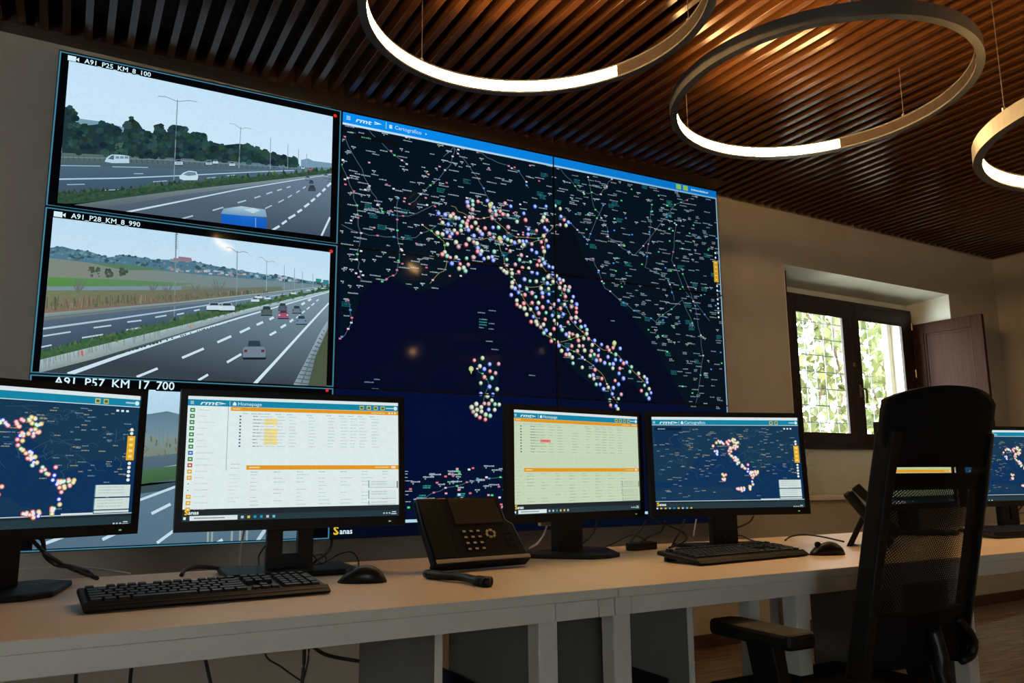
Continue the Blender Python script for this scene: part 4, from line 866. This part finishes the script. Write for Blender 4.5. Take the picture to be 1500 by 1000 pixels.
def mapscreen(c, search=False, pan=(0, 0), zoom=1.0):
    c.rect(0, 0, 1, 1, (16, 52, 92), 0)
    sea = [(0, .3), (.1, .3), (.18, .36), (.3, .34), (.42, .36), (.48, .45), (.56, .6), (.60, .75), (.72, .75), (.74, .6), (.85, .5), (1, .55), (1, .9), (0, .9)]
    c.poly([(0, .1), (1, .1), (1, .5), (.8, .52), (.72, .6), (.66, .56), (.62, .44), (.55, .36), (.46, .38), (.38, .42), (.30, .44), (.22, .62), (.16, .70), (0, .72)], (24, 58, 86), 1)
    c.poly([(0, .78), (.3, .76), (.5, .78), (.54, .84), (.66, .90), (0, .90)], (24, 58, 88), 1)
    c.poly([(.02, .12), (.17, .12), (.2, .26), (.18, .34), (.02, .34)], (18, 50, 86), 2)
    rn2 = random.Random(11)
    for _ in range(46):
        p = (rn2.uniform(0, 1), rn2.uniform(.13, .6))
        Q = [p]
        for k in range(5): Q.append((Q[-1][0]+rn2.uniform(-.02, .05), Q[-1][1]+rn2.uniform(-.05, .05)))
        Q = [q for q in Q if .12 < q[1] < .86]
        if len(Q) > 1: c.line(Q, .0022, (62, 92, 108), 2)
    for _ in range(190):
        x, y = rn2.uniform(.01, .96), rn2.uniform(.12, .88)
        if .42 < x < .58 and .45 < y < .7: continue
        if y > .6 and .28 < x < .8 and rn2.random() < .7: continue
        tline(c, x, y, rn2.uniform(.012, .035), .008, (150, 140, 120) if rn2.random() < .5 else (110, 130, 145), 3)
    ctr = {'n': [(.40, .34), (.44, .27), (.48, .30), (.54, .26), (.57, .28), (.55, .34), (.49, .38), (.43, .40), (.41, .38)], 'p': [(.50, .40), (.55, .46), (.57, .52), (.61, .58), (.65, .62), (.69, .63), (.66, .60)], 't': [(.65, .62), (.655, .70), (.64, .76), (.61, .80)], 's': [(.61, .80), (.57, .80), (.55, .775)], 'i': [(.455, .60), (.462, .65), (.465, .69), (.455, .70)]}
    mks = []
    for key, P in ctr.items():
        for _ in range({'n': 46, 'p': 40, 't': 14, 's': 12, 'i': 10}[key]):
            k = rn2.random()*(len(P)-1); i = int(k); f = k-i
            mks.append((P[i][0]+(P[i+1][0]-P[i][0])*f+rn2.uniform(-.012, .012), P[i][1]+(P[i+1][1]-P[i][1])*f+rn2.uniform(-.02, .02)))
    mks.append((.63, .53))
    for i, (x, y) in enumerate(mks):
        x = .5+(x-.5)*zoom+pan[0]; y = .5+(y-.5)*zoom+pan[1]
        a, bb = rn2.choice([((240, 240, 255), (50, 80, 220)), ((252, 240, 210), (200, 170, 90)), ((255, 235, 225), (225, 110, 80)), ((240, 250, 235), (70, 160, 90)), ((250, 225, 220), (200, 90, 120))])
        c.disc(x, y, .0105, bb, bb, 4+i % 4, 9, .0185); c.disc(x, y, .0065, a, a, 8+i % 4, 8, .0115)
    header(c, 'Cartografico', .058, .030, 2)
    c.rect(0, .086, 1, .092, (205, 225, 228), 2)
    for k in range(3): c.rect(.895+k*.022, .118, .907+k*.022, .134, (230, 240, 240), 5)
    c.rect(.02, .115, .20, .15, (14, 36, 62), 4); tline(c, .04, .128, .05, .010, (150, 170, 180), 5)
    c.rect(.955, .32, .990, .51, (240, 176, 36), 5)
    for k in range(4): c.rect(.964, .335+k*.045, .981, .355+k*.045, (255, 225, 140), 6)
    for k in range(2): c.disc(.972, .27+k*.03, .008, (240, 244, 244), (240, 244, 244), 5, 8, .013)
    for k in range(5): c.disc(.972, .535+k*.032, .008, (240, 244, 244), (240, 244, 244), 5, 8, .013)
    for ya, yb in ((.70, .79), (.80, .885), (.893, .91)):
        c.rect(.83, ya, .985, yb, (216, 228, 224), 6); c.rect(.83, ya, .834, yb, (40, 130, 140), 7)
        if yb-ya > .05:
            for j in range(3): tline(c, .846, ya+.014+j*.022, .11, .006, (188, 198, 196), 7)
    c.rect(.0, .915, 1, .922, (190, 208, 212), 5); c.rect(.70, .905, .83, .917, (225, 234, 234), 5)
    taskbar(c, .925, False, 8)
def list_near(c): page(c, True, (232, 243, 242), 'y')
def list_far(c): page(c, False, (206, 220, 188), 'r', (166, 176, 156))
def list_far2(c): page(c, False, (196, 208, 150), 'r', (160, 168, 130))
monitor(.049, -1.62, .315, .414, -.02, 'monitor with a dark map, cut off by the left edge of the picture', lambda c: mapscreen(c, False, (-.0, .03), 1.25), 'plain')
monitor(.661, -1.576, .317, -.041, .071, 'largest monitor, showing a white list page with a column of green and orange icons', list_near, 'hole')
monitor(1.531, -1.551, .309, .184, 0, 'monitor beside the desk phone, showing a pale list page with one red cell', list_far, 'plain')
monitor(2.085, -1.608, .309, -.302, .04, 'monitor left of the window, showing a whole dark map above a flat keyboard', lambda c: mapscreen(c), 'slot')
monitor(3.17, -1.55, .30, .15, 0, 'monitor with a pale list page hidden behind the office chair', list_far2, 'plain')
monitor(3.742, -1.60, .30, -.25, .02, 'monitor with a dark map at the right edge, beyond the office chair', lambda c: mapscreen(c, False, (0.0, 0), 1.0), 'slot')

# ================================================================== KEYBOARDS, MICE
KEYM = {}
def keyboard_proto(label, loc, rz):
    t = thing('keyboard', label, 'keyboard', loc, rz, 'black keyboards')
    t_ = rad(5); TM = Matrix.Translation((0, 0, .0105)) @ Matrix.Rotation(t_, 4, 'X')
    MB().prism([(-.085, -.002), (-.078, .010), (.075, .013), (.078, .0)], -.228, .228, 'x', TM).build('body', M['black_matt'], t, bevel=.004)
    MB().prism([(-.0846, .0), (-.087, .004), (-.066, .0135), (-.066, .0105)], -.226, .226, 'x', TM).build('palm_edge', M['black_matt'], t)
    for sx in (-.19, .19): MB().box(sx-.02, sx+.02, .055, .065, .0, .016).build('foot', M['black'], t)
    U = .0188
    rows = [(-.056, [1.25, 1.25, 1.25, 6.25, 1.25, 1.25, 1.25, 1.25]), (-.037, [2.25]+[1]*10+[2.75]), (-.018, [1.75]+[1]*11+[2.25]), (.001, [1.5]+[1]*12+[1.5]), (.020, [1]*13+[2]), (.046, [1, -.95]+[1]*4+[-.5]+[1]*4+[-.5]+[1]*4)]
    def key(x, y, w, hgt=1):
        kk = (round(w, 2), hgt)
        if kk not in KEYM:
            a, d = w*U/2-.0012, hgt*U/2-.0012; q = .0016
            KEYM[kk] = MB().add([(-a, -d, 0), (a, -d, 0), (a, d, 0), (-a, d, 0), (-a+q, -d+q, .0075), (a-q, -d+q, .0075), (a-q, d-q, .0075), (-a+q, d-q, .0075)], [(4, 5, 6, 7), (0, 1, 5, 4), (1, 2, 6, 5), (2, 3, 7, 6), (3, 0, 4, 7), (3, 2, 1, 0)]).mesh('key'); KEYM[kk].materials.append(M['key'])
        o = bpy.data.objects.new('key', KEYM[kk]); COL.objects.link(o); o.parent = t
        o.matrix_local = TM @ Matrix.Translation((x, y, .0105+.0025*(y+.056)/.1))
    for y, ws in rows:
        x = -.218
        for w in ws:
            if w > 0: key(x+w*U/2, y, w)
            x += abs(w)*U
    x1 = -.218+15*U+.008
    for y in (.020, .001, .046):
        for k in range(3): key(x1+U*(k+.5), y, 1)
    key(x1+U*1.5, -.037, 1)
    for k in range(3): key(x1+U*(k+.5), -.056, 1)
    x2 = x1+3*U+.008
    for r_, y in enumerate((.020, .001, -.018, -.037, -.056)):
        for k in range(3 if r_ != 4 else 1): key(x2+U*(k+.5) if r_ != 4 else x2+U, y, 1 if r_ != 4 else 2)
        if r_ == 4: key(x2+U*2.5, y, 1)
    for y in (.0105, -.0275): key(x2+U*3.5, y, 1, 2)
    key(x2+U*3.5, -.056, 1)
    for k in range(4): key(x2+U*(k+.5), .046, .8)
    return t
kb = keyboard_proto('black full-size keyboard in front of the largest monitor', (.415, -1.875, DZ), rad(3.5))
k2 = copy_tree(kb); k2.location = (1.845, -1.86, DZ); k2.rotation_euler = (0, 0, rad(5)); k2['label'] = 'black keyboard below the whole dark map monitor'
k3 = copy_tree(kb); k3.location = (3.36, -1.80, DZ); k3.rotation_euler = (0, 0, rad(-6)); k3['label'] = 'black keyboard at the right edge, beyond the office chair'
def mouse(loc, rz, label, s=1.0):
    t = thing('computer_mouse', label, 'mouse', loc, rz, 'black computer mice')
    vs = []; fs = []; nu, nv = 12, 7
    for i in range(nu+1):
        f = i/nu; yy = (-.056+.112*f)*s; prof = math.sin(math.pi*min(1, max(0, f)))**.45 if 0 < f < 1 else 0
        hw = (.031-.004*math.sin(math.pi*f*1.0)+.002*f*0)*max(prof, .12)*s; hh = .039*s*(math.sin(math.pi*(f**.8))**.7 if 0 < f < 1 else 0)
        hh = max(hh, .004)
        for j in range(nv):
            a = math.pi*j/(nv-1); vs.append((hw*math.cos(a), yy, hh*math.sin(a)**.8))
    for i in range(nu):
        for j in range(nv-1): fs.append((i*nv+j, i*nv+j+1, (i+1)*nv+j+1, (i+1)*nv+j))
        fs.append((i*nv+nv-1, i*nv, (i+1)*nv, (i+1)*nv+nv-1))
    fs += [tuple(range(nv)), tuple(range(nu*nv, nu*nv+nv))[::-1]]
    MB().add(vs, fs).build('shell', M['black'], t, smooth=True)
    w = MB(); w.tube([(-.004, .028*s, .030*s), (.004, .028*s, .030*s)], .009*s, 12, 1); w.build('scroll_wheel', M['black_matt'], t)
    MB().box(-.0006, .0006, .012*s, .020*s, .0385*s, .0392*s).build('button_split', M['black_matt'], t)
    return t
mouse((.762, -1.80, DZ), rad(62), 'black mouse between the keyboard and the desk phone')
mouse((2.15, -1.93, DZ), rad(70), 'black mouse right of the map monitor keyboard')

# ================================================================== DESK PHONES
def phone(loc, rz, label, handset_down, TA=54, K=1.0):
    t = thing('desk_phone', label, 'phone', loc, rz, 'black desk phones')
    A = rad(TA); TM = Matrix.Translation((0, -.075, .0235)) @ Matrix.Rotation(A, 4, 'X')   # x right, y up the face, z out of the face
    Wd, Hg = .132*K, .198
    MB().prism([(-Wd, 0), (Wd, 0), (Wd-.012, Hg*.55), (Wd-.03, Hg*.62), (Wd-.03, Hg), (-Wd+.005, Hg), (-Wd, Hg*.6)], -.026, 0, 'z', TM).build('body', M['black'], t, bevel=.006)
    MB().box(-Wd+.0, Wd, -.004, .012, -.032, .004, TM).build('chin', M['black_matt'], t, bevel=.004)
    MB().box(-Wd+.004, Wd-.004, -.002, .008, .004, .0075, TM).build('silver_strip', M['silver'], t, bevel=.001)['label'] = 'pale metallic strip along the lower edge'
    MB().box(-.048, .098, .112, .19, 0, .003, TM).build('display', M['phone_screen'], t, bevel=.001)
    MB().box(-.052, .102, .108, .194, -.001, .0014, TM).build('display_frame', M['black_matt'], t)
    kp = MB().box(-.0068, .0068, -.0042, .0042, 0, .0025).mesh('dial_key', .0008, 1); kp.materials.append(M['black_matt'])
    kq = MB().box(-.0045, .0045, -.0026, .0026, 0, .0004).mesh('key_print'); kq.materials.append(M['print'])
    for r_ in range(4):
        for q in range(3):
            o = bpy.data.objects.new('dial_key', kp); COL.objects.link(o); o.parent = t; o.matrix_local = TM @ Matrix.Translation((-.032+q*.0215, .088-r_*.0175, .0))
            g = bpy.data.objects.new('key_print', kq); COL.objects.link(g); g.parent = o; g.location = (0, 0, .0024)
    for r_ in range(3):
        for q in range(2):
            o = bpy.data.objects.new('function_key', kp); COL.objects.link(o); o.parent = t; o.matrix_local = TM @ Matrix.Translation((.092+q*.019, .078-r_*.018, .0)) @ Matrix.Scale(.75, 4)
    n = MB()
    for k in range(6):
        a = k*math.pi/3+.3; mt = TM @ Matrix.Translation((.048+.0125*math.cos(a), .079+.0105*math.sin(a), 0)) @ Matrix.Rotation(a, 4, 'Z'); n.box(-.003, .003, -.0045, .0045, 0, .002, mt)
    n.build('navigation_pad', M['print'], t)
    MB().tube([TM @ Vector((.048, .079, 0)), TM @ Vector((.048, .079, .003))], .006, 10, 1).build('ok_key', M['black_matt'], t)
    # cradle for the handset on the left
    MB().prism([(-Wd+.006, .012), (-Wd+.066, .012), (-Wd+.066, .19), (-Wd+.006, .19)], 0, .006, 'z', TM).build('cradle', M['black_matt'], t, bevel=.002)
    MB().prism([(.048, .0), (.066, .0), (.012, .105), (-.004, .098)], -.07, .07, 'x').build('stand', M['black_matt'], t, bevel=.003)
    if not handset_down:
        h = MB(); hm = TM @ Matrix.Translation((-Wd+.036, .1, .008))
        h.prism([(-.098, 0), (-.098, .03), (-.06, .034), (-.03, .022), (.03, .022), (.06, .034), (.098, .03), (.098, 0), (.06, .004), (.03, .010), (-.03, .010), (-.06, .004)], -.022, .022, 'x', hm)
        h.build('handset', M['black'], t, bevel=.004)
    return t
ph = phone((1.105, -1.655, DZ), rad(5), 'black desk phone with a large screen beside the largest monitor', True, 54, 1.1)
p2 = phone((2.535, -1.775, DZ), rad(36), 'black desk phone seen from the side, left of the office chair', False)
# handset cord bundle / hand rest lying in front of the first phone
hs = thing('handset', 'black handset lying on the desk in front of the phone', 'handset', (1.0, -1.80, DZ))
hs.scale = (1, 1, .75)
def P3(px, py, z): q = atz(px, py, z); return (q.x-1.0, q.y+1.80, q.z-DZ)
MB().tube([P3(626, 838, DZ+.014), P3(650, 841, DZ+.014), P3(680, 843, DZ+.015), P3(700, 848, DZ+.014), P3(718, 850, DZ+.013)], [.014]*4+[.012]*8+[.016]*5, 10).build('grip', M['black'], hs, smooth=True)
MB().tube([P3(700, 849, DZ+.012), P3(714, 851, DZ+.012)], .0155, 12, 1).build('mouthpiece', M['black_matt'], hs)

# ================================================================== CHAIR
CH = (1.765, -2.33)
ch = thing('office_chair', 'black high-backed mesh office chair pushed up to the right desk', 'chair', (CH[0], CH[1], 0), 0)
def back_y(z):                                       # profile of the back, leaning away from the desk
    f = (z-.60)/(1.18-.60); return -.165-.137*f
def surf(x, z, hw): q = (x/hw)**2; return back_y(z)+.030*q     # sides wrap forwards
def sheet(z0, z1, hwf, th, nx=14, nz=12, topf=None):
    v = MB(); vs = []; fs = []
    for side in (0, 1):
        for i in range(nz+1):
            for j in range(nx+1):
                u = -1+2*j/nx; z = z0+(z1-z0)*i/nz; hw = hwf(z)
                zz = z
                if topf: zz = z0+(topf(u)-z0)*i/nz
                vs.append((u*hw, surf(u*hw, zz, hw)+(th if side else 0), zz))
    n = (nx+1)*(nz+1)
    for i in range(nz):
        for j in range(nx):
            a = i*(nx+1)+j; fs.append((a, a+1, a+nx+2, a+nx+1)); fs.append((n+a, n+a+nx+1, n+a+nx+2, n+a+1))
    rim = [j for j in range(nx+1)] + [i*(nx+1)+nx for i in range(1, nz+1)] + [nz*(nx+1)+j for j in range(nx-1, -1, -1)] + [i*(nx+1) for i in range(nz-1, 0, -1)]
    for k in range(len(rim)):
        a, q = rim[k], rim[(k+1) % len(rim)]; fs.append((a, n+a, n+q, q))
    return v.add(vs, fs)
hwb = lambda z: .168
hd = sheet(1.012, 1.175, lambda z: .172+.008*min(1, max(0, (z-1.03)/.1)), .020, 16, 10, lambda u: 1.178-.030*abs(u)**2.6).build('head_panel', M['fabric'], ch, smooth=True)
sheet(.706, .996, hwb, .003).build('mesh_back', M['mesh'], ch, smooth=True)
sheet(.60, .712, lambda z: .162, .030).build('lumbar_pad', M['fabric'], ch, smooth=True)
sheet(.966, 1.0, lambda z: .168, .020, 14, 4).build('upper_crossbar', M['black_matt'], ch, smooth=True)
for s in (-1, 1):
    f = MB(); vs = []; fs = []; Z = [.585+.0575*k for k in range(10)]
    Z[-1] = 1.085
    for z in Z:
        kz = max(0, (z-.98)/.12); x0 = s*(.156-.010*kz); x1 = s*(.176-.004*kz); y = surf(.186, z, .186); vs += [(x0, y-.018, z), (x1, y-.010, z), (x1+s*.002, y+.030, z), (x0, y+.024, z)]
    for i in range(len(Z)-1):
        for k in range(4): fs.append((i*4+k, i*4+(k+1) % 4, i*4+4+(k+1) % 4, i*4+4+k))
    fs += [(0, 1, 2, 3), tuple(len(Z)*4-4+k for k in (3, 2, 1, 0))]
    f.add(vs, fs).build('back_frame', M['black_matt'], ch, bevel=.004)
    AZ = .675 if s < 0 else .60
    a = MB().prism([(-.045, -.118), (-.03, -.125), (.03, -.125), (.045, -.11), (.048, .10), (.03, .125), (-.03, .125), (-.045, .11)], AZ-.033, AZ, 'z', Matrix.Translation((s*.255, .05 if s < 0 else .07, 0)))
    a.build('armrest_pad', M['black_matt'], ch, bevel=.010)
    MB().prism([(.0, AZ-.033), (.08, AZ-.033), (.03, .44), (-.035, .44)], s*.255-.018, s*.255+.018, 'x').build('armrest_post', M['black'], ch, bevel=.004)
    MB().box(min(s*.27, s*.10), max(s*.27, s*.10), -.045, .03, .415, .44).build('armrest_bracket', M['black'], ch, bevel=.004)
MB().prism([(-.25, -.20), (.25, -.20), (.26, .1), (.23, .27), (-.23, .27), (-.26, .1)], .452, .512, 'z').build('seat', M['fabric'], ch, bevel=.02, seg=3)
MB().tube([(0, -.185, .68), (0, -.20, .60), (0, -.19, .50), (0, -.13, .42), (0, .0, .40)], .018, 10).build('back_stem', M['black'], ch, smooth=True)
MB().prism([(-.14, .385), (.14, .385), (.15, .452), (-.15, .452)], -.11, .11, 'x').build('tilt_mechanism', M['black'], ch, bevel=.008)
MB().tube([(.11, .02, .42), (.22, .0, .415)], .008, 8, 1).build('tilt_lever', M['black'], ch)
MB().tube([(.10, -.175, .69), (.125, -.185, .66), (.145, -.18, .635), (.14, -.175, .61), (.11, -.17, .60)], .010, 8).build('lumbar_lever', M['black'], ch, smooth=True)
MB().tube([(0, 0, .09), (0, 0, .39)], .028, 14, 1).build('gas_lift', M['black'], ch)
for k in range(5):
    a = rad(90+k*72+18); c0, s0 = math.cos(a), math.sin(a)
    MB().tube([(c0*.03, s0*.03, .105), (c0*.16, s0*.16, .095), (c0*.30, s0*.30, .072)], [.026, .024, .022, .02, .02, .018, .018, .017, .017], 8).build('base_arm', M['black'], ch, smooth=True)
    w = MB(); px, py = c0*.30, s0*.30
    w.tube([(px-s0*.022, py+c0*.022, .03), (px-s0*.006, py+c0*.006, .03)], .03, 14, 1).tube([(px+s0*.006, py-c0*.006, .03), (px+s0*.022, py-c0*.022, .03)], .03, 14, 1).tube([(px, py, .03), (px, py, .075)], .009, 8, 1)
    w.build('castor', M['black_matt'], ch)

# ================================================================== CABLES AND POWER STRIP
def cable(label, pts, r=.0035, mat='cable', name='cable'):
    o = MB().tube(pts, r, 6, 5).build(name, M[mat], None, smooth=True)
    return tag(o, label, 'cable', 'loose cables')
D = DZ+.004
def A(px, py, Y): return at(px, py, Y)
def B(px, py, z=None): return atz(px, py, D if z is None else z)
cable('thick black cable looping down from the left edge monitor', [A(48, 785, -1.50), A(62, 790, -1.48), A(66, 812, -1.47), A(82, 826, -1.46), A(105, 830, -1.47), B(128, 836, D+.006), B(142, 847)], .0055)
cable('black cable crossing behind the thick cable of the left edge monitor', [A(40, 782, -1.52), A(62, 806, -1.49), A(88, 824, -1.47), B(112, 836), B(140, 846)], .0045)
cable('pale cable lying on the desk behind the keyboard', [B(0, 834), B(60, 832), B(105, 830), B(150, 834), B(190, 840)], .003, 'cable_white')
cable('black cable arching over the back of the near keyboard', [B(266, 842), B(272, 834, D+.008), B(290, 830, D+.010), B(318, 832, D+.008), B(340, 838)], .0055)
cable('pale cable dropping behind the largest monitor', [A(358, 776, -1.44), A(355, 790, -1.43), A(352, 812, -1.42), B(351, 828)], .0028, 'cable_white')
cable('thin black cable left of the large monitor stand', [A(398, 788, -1.5), A(388, 800, -1.47), A(379, 815, -1.45), B(380, 828)], .0022)
cable('black cable curling right of the large monitor stand', [A(486, 782, -1.46), A(485, 800, -1.45), A(476, 812, -1.45), A(462, 822, -1.46), B(456, 830)], .0038)
cable('thin looped mouse cable beside the large monitor stand', [B(520, 842, D+.002), A(525, 832, -1.62), A(524, 818, -1.6), A(514, 808, -1.58), A(496, 812, -1.54), A(474, 824, -1.5), A(452, 826, -1.49), A(450, 818, -1.49), A(470, 812, -1.5), A(478, 820, -1.5), A(464, 832, -1.5)], .0018)
cable('thin black cable hanging from the large monitor to the loop', [A(436, 778, -1.46), A(446, 800, -1.46), A(458, 812, -1.46), A(470, 826, -1.47)], .0022)
cable('pale cable running from the plug by the red-cell monitor', [A(801, 770, -1.42), A(797, 782, -1.42), A(788, 795, -1.42), B(776, 803)], .0035, 'cable_white')
pl = MB().box(-.022, .022, -.01, .01, -.008, .008).build('plug', M['plug'], None, bevel=.002, loc=A(799, 766, -1.42)); tag(pl, 'pale plug behind the red-cell monitor', 'plug')
cable('black cable dropping right of the red-cell monitor stand', [A(875, 762, -1.42), A(870, 778, -1.42), A(858, 792, -1.42), B(842, 803), B(826, 806)], .0035)
cable('thin black cable arching between the two middle monitors', [B(880, 803), A(898, 796, -1.42), A(918, 786, -1.42), A(932, 784, -1.42), A(946, 792, -1.42), B(960, 800)], .0024)
cable('black cable hanging down to the power strip', [A(946, 762, -1.44), A(938, 776, -1.44), A(926, 790, -1.44), B(920, 803)], .003)
cable('black cable looping left of the map monitor stand', [A(975, 762, -1.46), A(968, 778, -1.46), A(950, 786, -1.45), A(938, 796, -1.44), B(945, 803)], .0032)
cable('second black cable looping left of the map monitor stand', [A(955, 758, -1.46), A(975, 768, -1.46), A(998, 778, -1.46), A(1006, 788, -1.47), A(996, 796, -1.48), B(980, 802)], .0032)
cable('black cable crossing the loops under the map monitor', [A(1003, 760, -1.47), A(996, 778, -1.47), A(988, 792, -1.47), B(984, 800)], .003)
cable('pale cable hanging under the map monitor', [A(1020, 760, -1.45), A(1018, 772, -1.45), A(1016, 785, -1.45)], .0026, 'cable_white')
cable('black cable sweeping right below the map monitor', [A(1104, 755, -1.5), A(1098, 764, -1.5), A(1086, 770, -1.5), A(1070, 775, -1.5)], .0035)
cable('thin cable lying behind the map monitor keyboard', [B(1072, 786), B(1085, 784, D+.004), B(1098, 790), B(1120, 796)], .0024)
cable('black cable running from the side-view phone along the desk', [B(1150, 791), B(1160, 785, D+.006), B(1180, 783, D+.006), B(1205, 786, D+.003), B(1236, 793)], .0032)
cable('thin cable from the mouse right of the map monitor keyboard', [B(1186, 812), B(1172, 810), B(1150, 806), B(1128, 800)], .002)
cable('black cable at the right edge behind the chair', [A(1500, 733, -1.45), A(1494, 745, -1.45), A(1482, 752, -1.46), A(1470, 756, -1.47)], .0035)
cable('thin cable arching at the right edge behind the chair', [A(1477, 768, -1.5), A(1483, 756, -1.5), A(1492, 752, -1.5), A(1506, 750, -1.5)], .002)
for lab, pts, r in (('black cable hanging below the left desk, first from the left', [(112, 980), (111, 1003)], .004), ('black cable hanging below the left desk, second from the left', [(194, 968), (190, 1003)], .004), ('black cable hanging below the left desk, third from the left', [(297, 958), (303, 975), (309, 1003)], .004),
                    ('black cable hanging straight below the keyboard', [(446, 945), (445, 972), (442, 1003)], .004), ('thin cable curving beside the straight hanging cable', [(453, 945), (451, 968), (443, 1000)], .002), ('thick black cable curving towards the cabinet below the left desk', [(448, 946), (470, 955), (490, 962), (526, 968)], .0045), ('thin cable sagging below the left desk', [(386, 955), (392, 964), (410, 975), (428, 988), (440, 996)], .0022)):
    cable(lab, [A(a, q-8 if k == 0 else q, -1.75) for k, (a, q) in enumerate(pts)], r)
cable('black cable hanging between the desk and the chair armrest', [A(1097, 868, -1.8), A(1095, 900, -1.8), A(1099, 950, -1.8), A(1103, 1010, -1.8)], .0035)
ps = thing('power_strip', 'small black power strip between the two middle monitors', 'power strip', tuple(atz(940, 805, DZ)), rad(8))
MB().box(-.055, .055, -.018, .018, 0, .024).build('body', M['black'], ps, bevel=.003)
for k in range(3): MB().tube([(-.035+k*.035, 0, .024), (-.035+k*.035, 0, .0255)], .012, 12, 1).build('socket', M['black_matt'], ps)
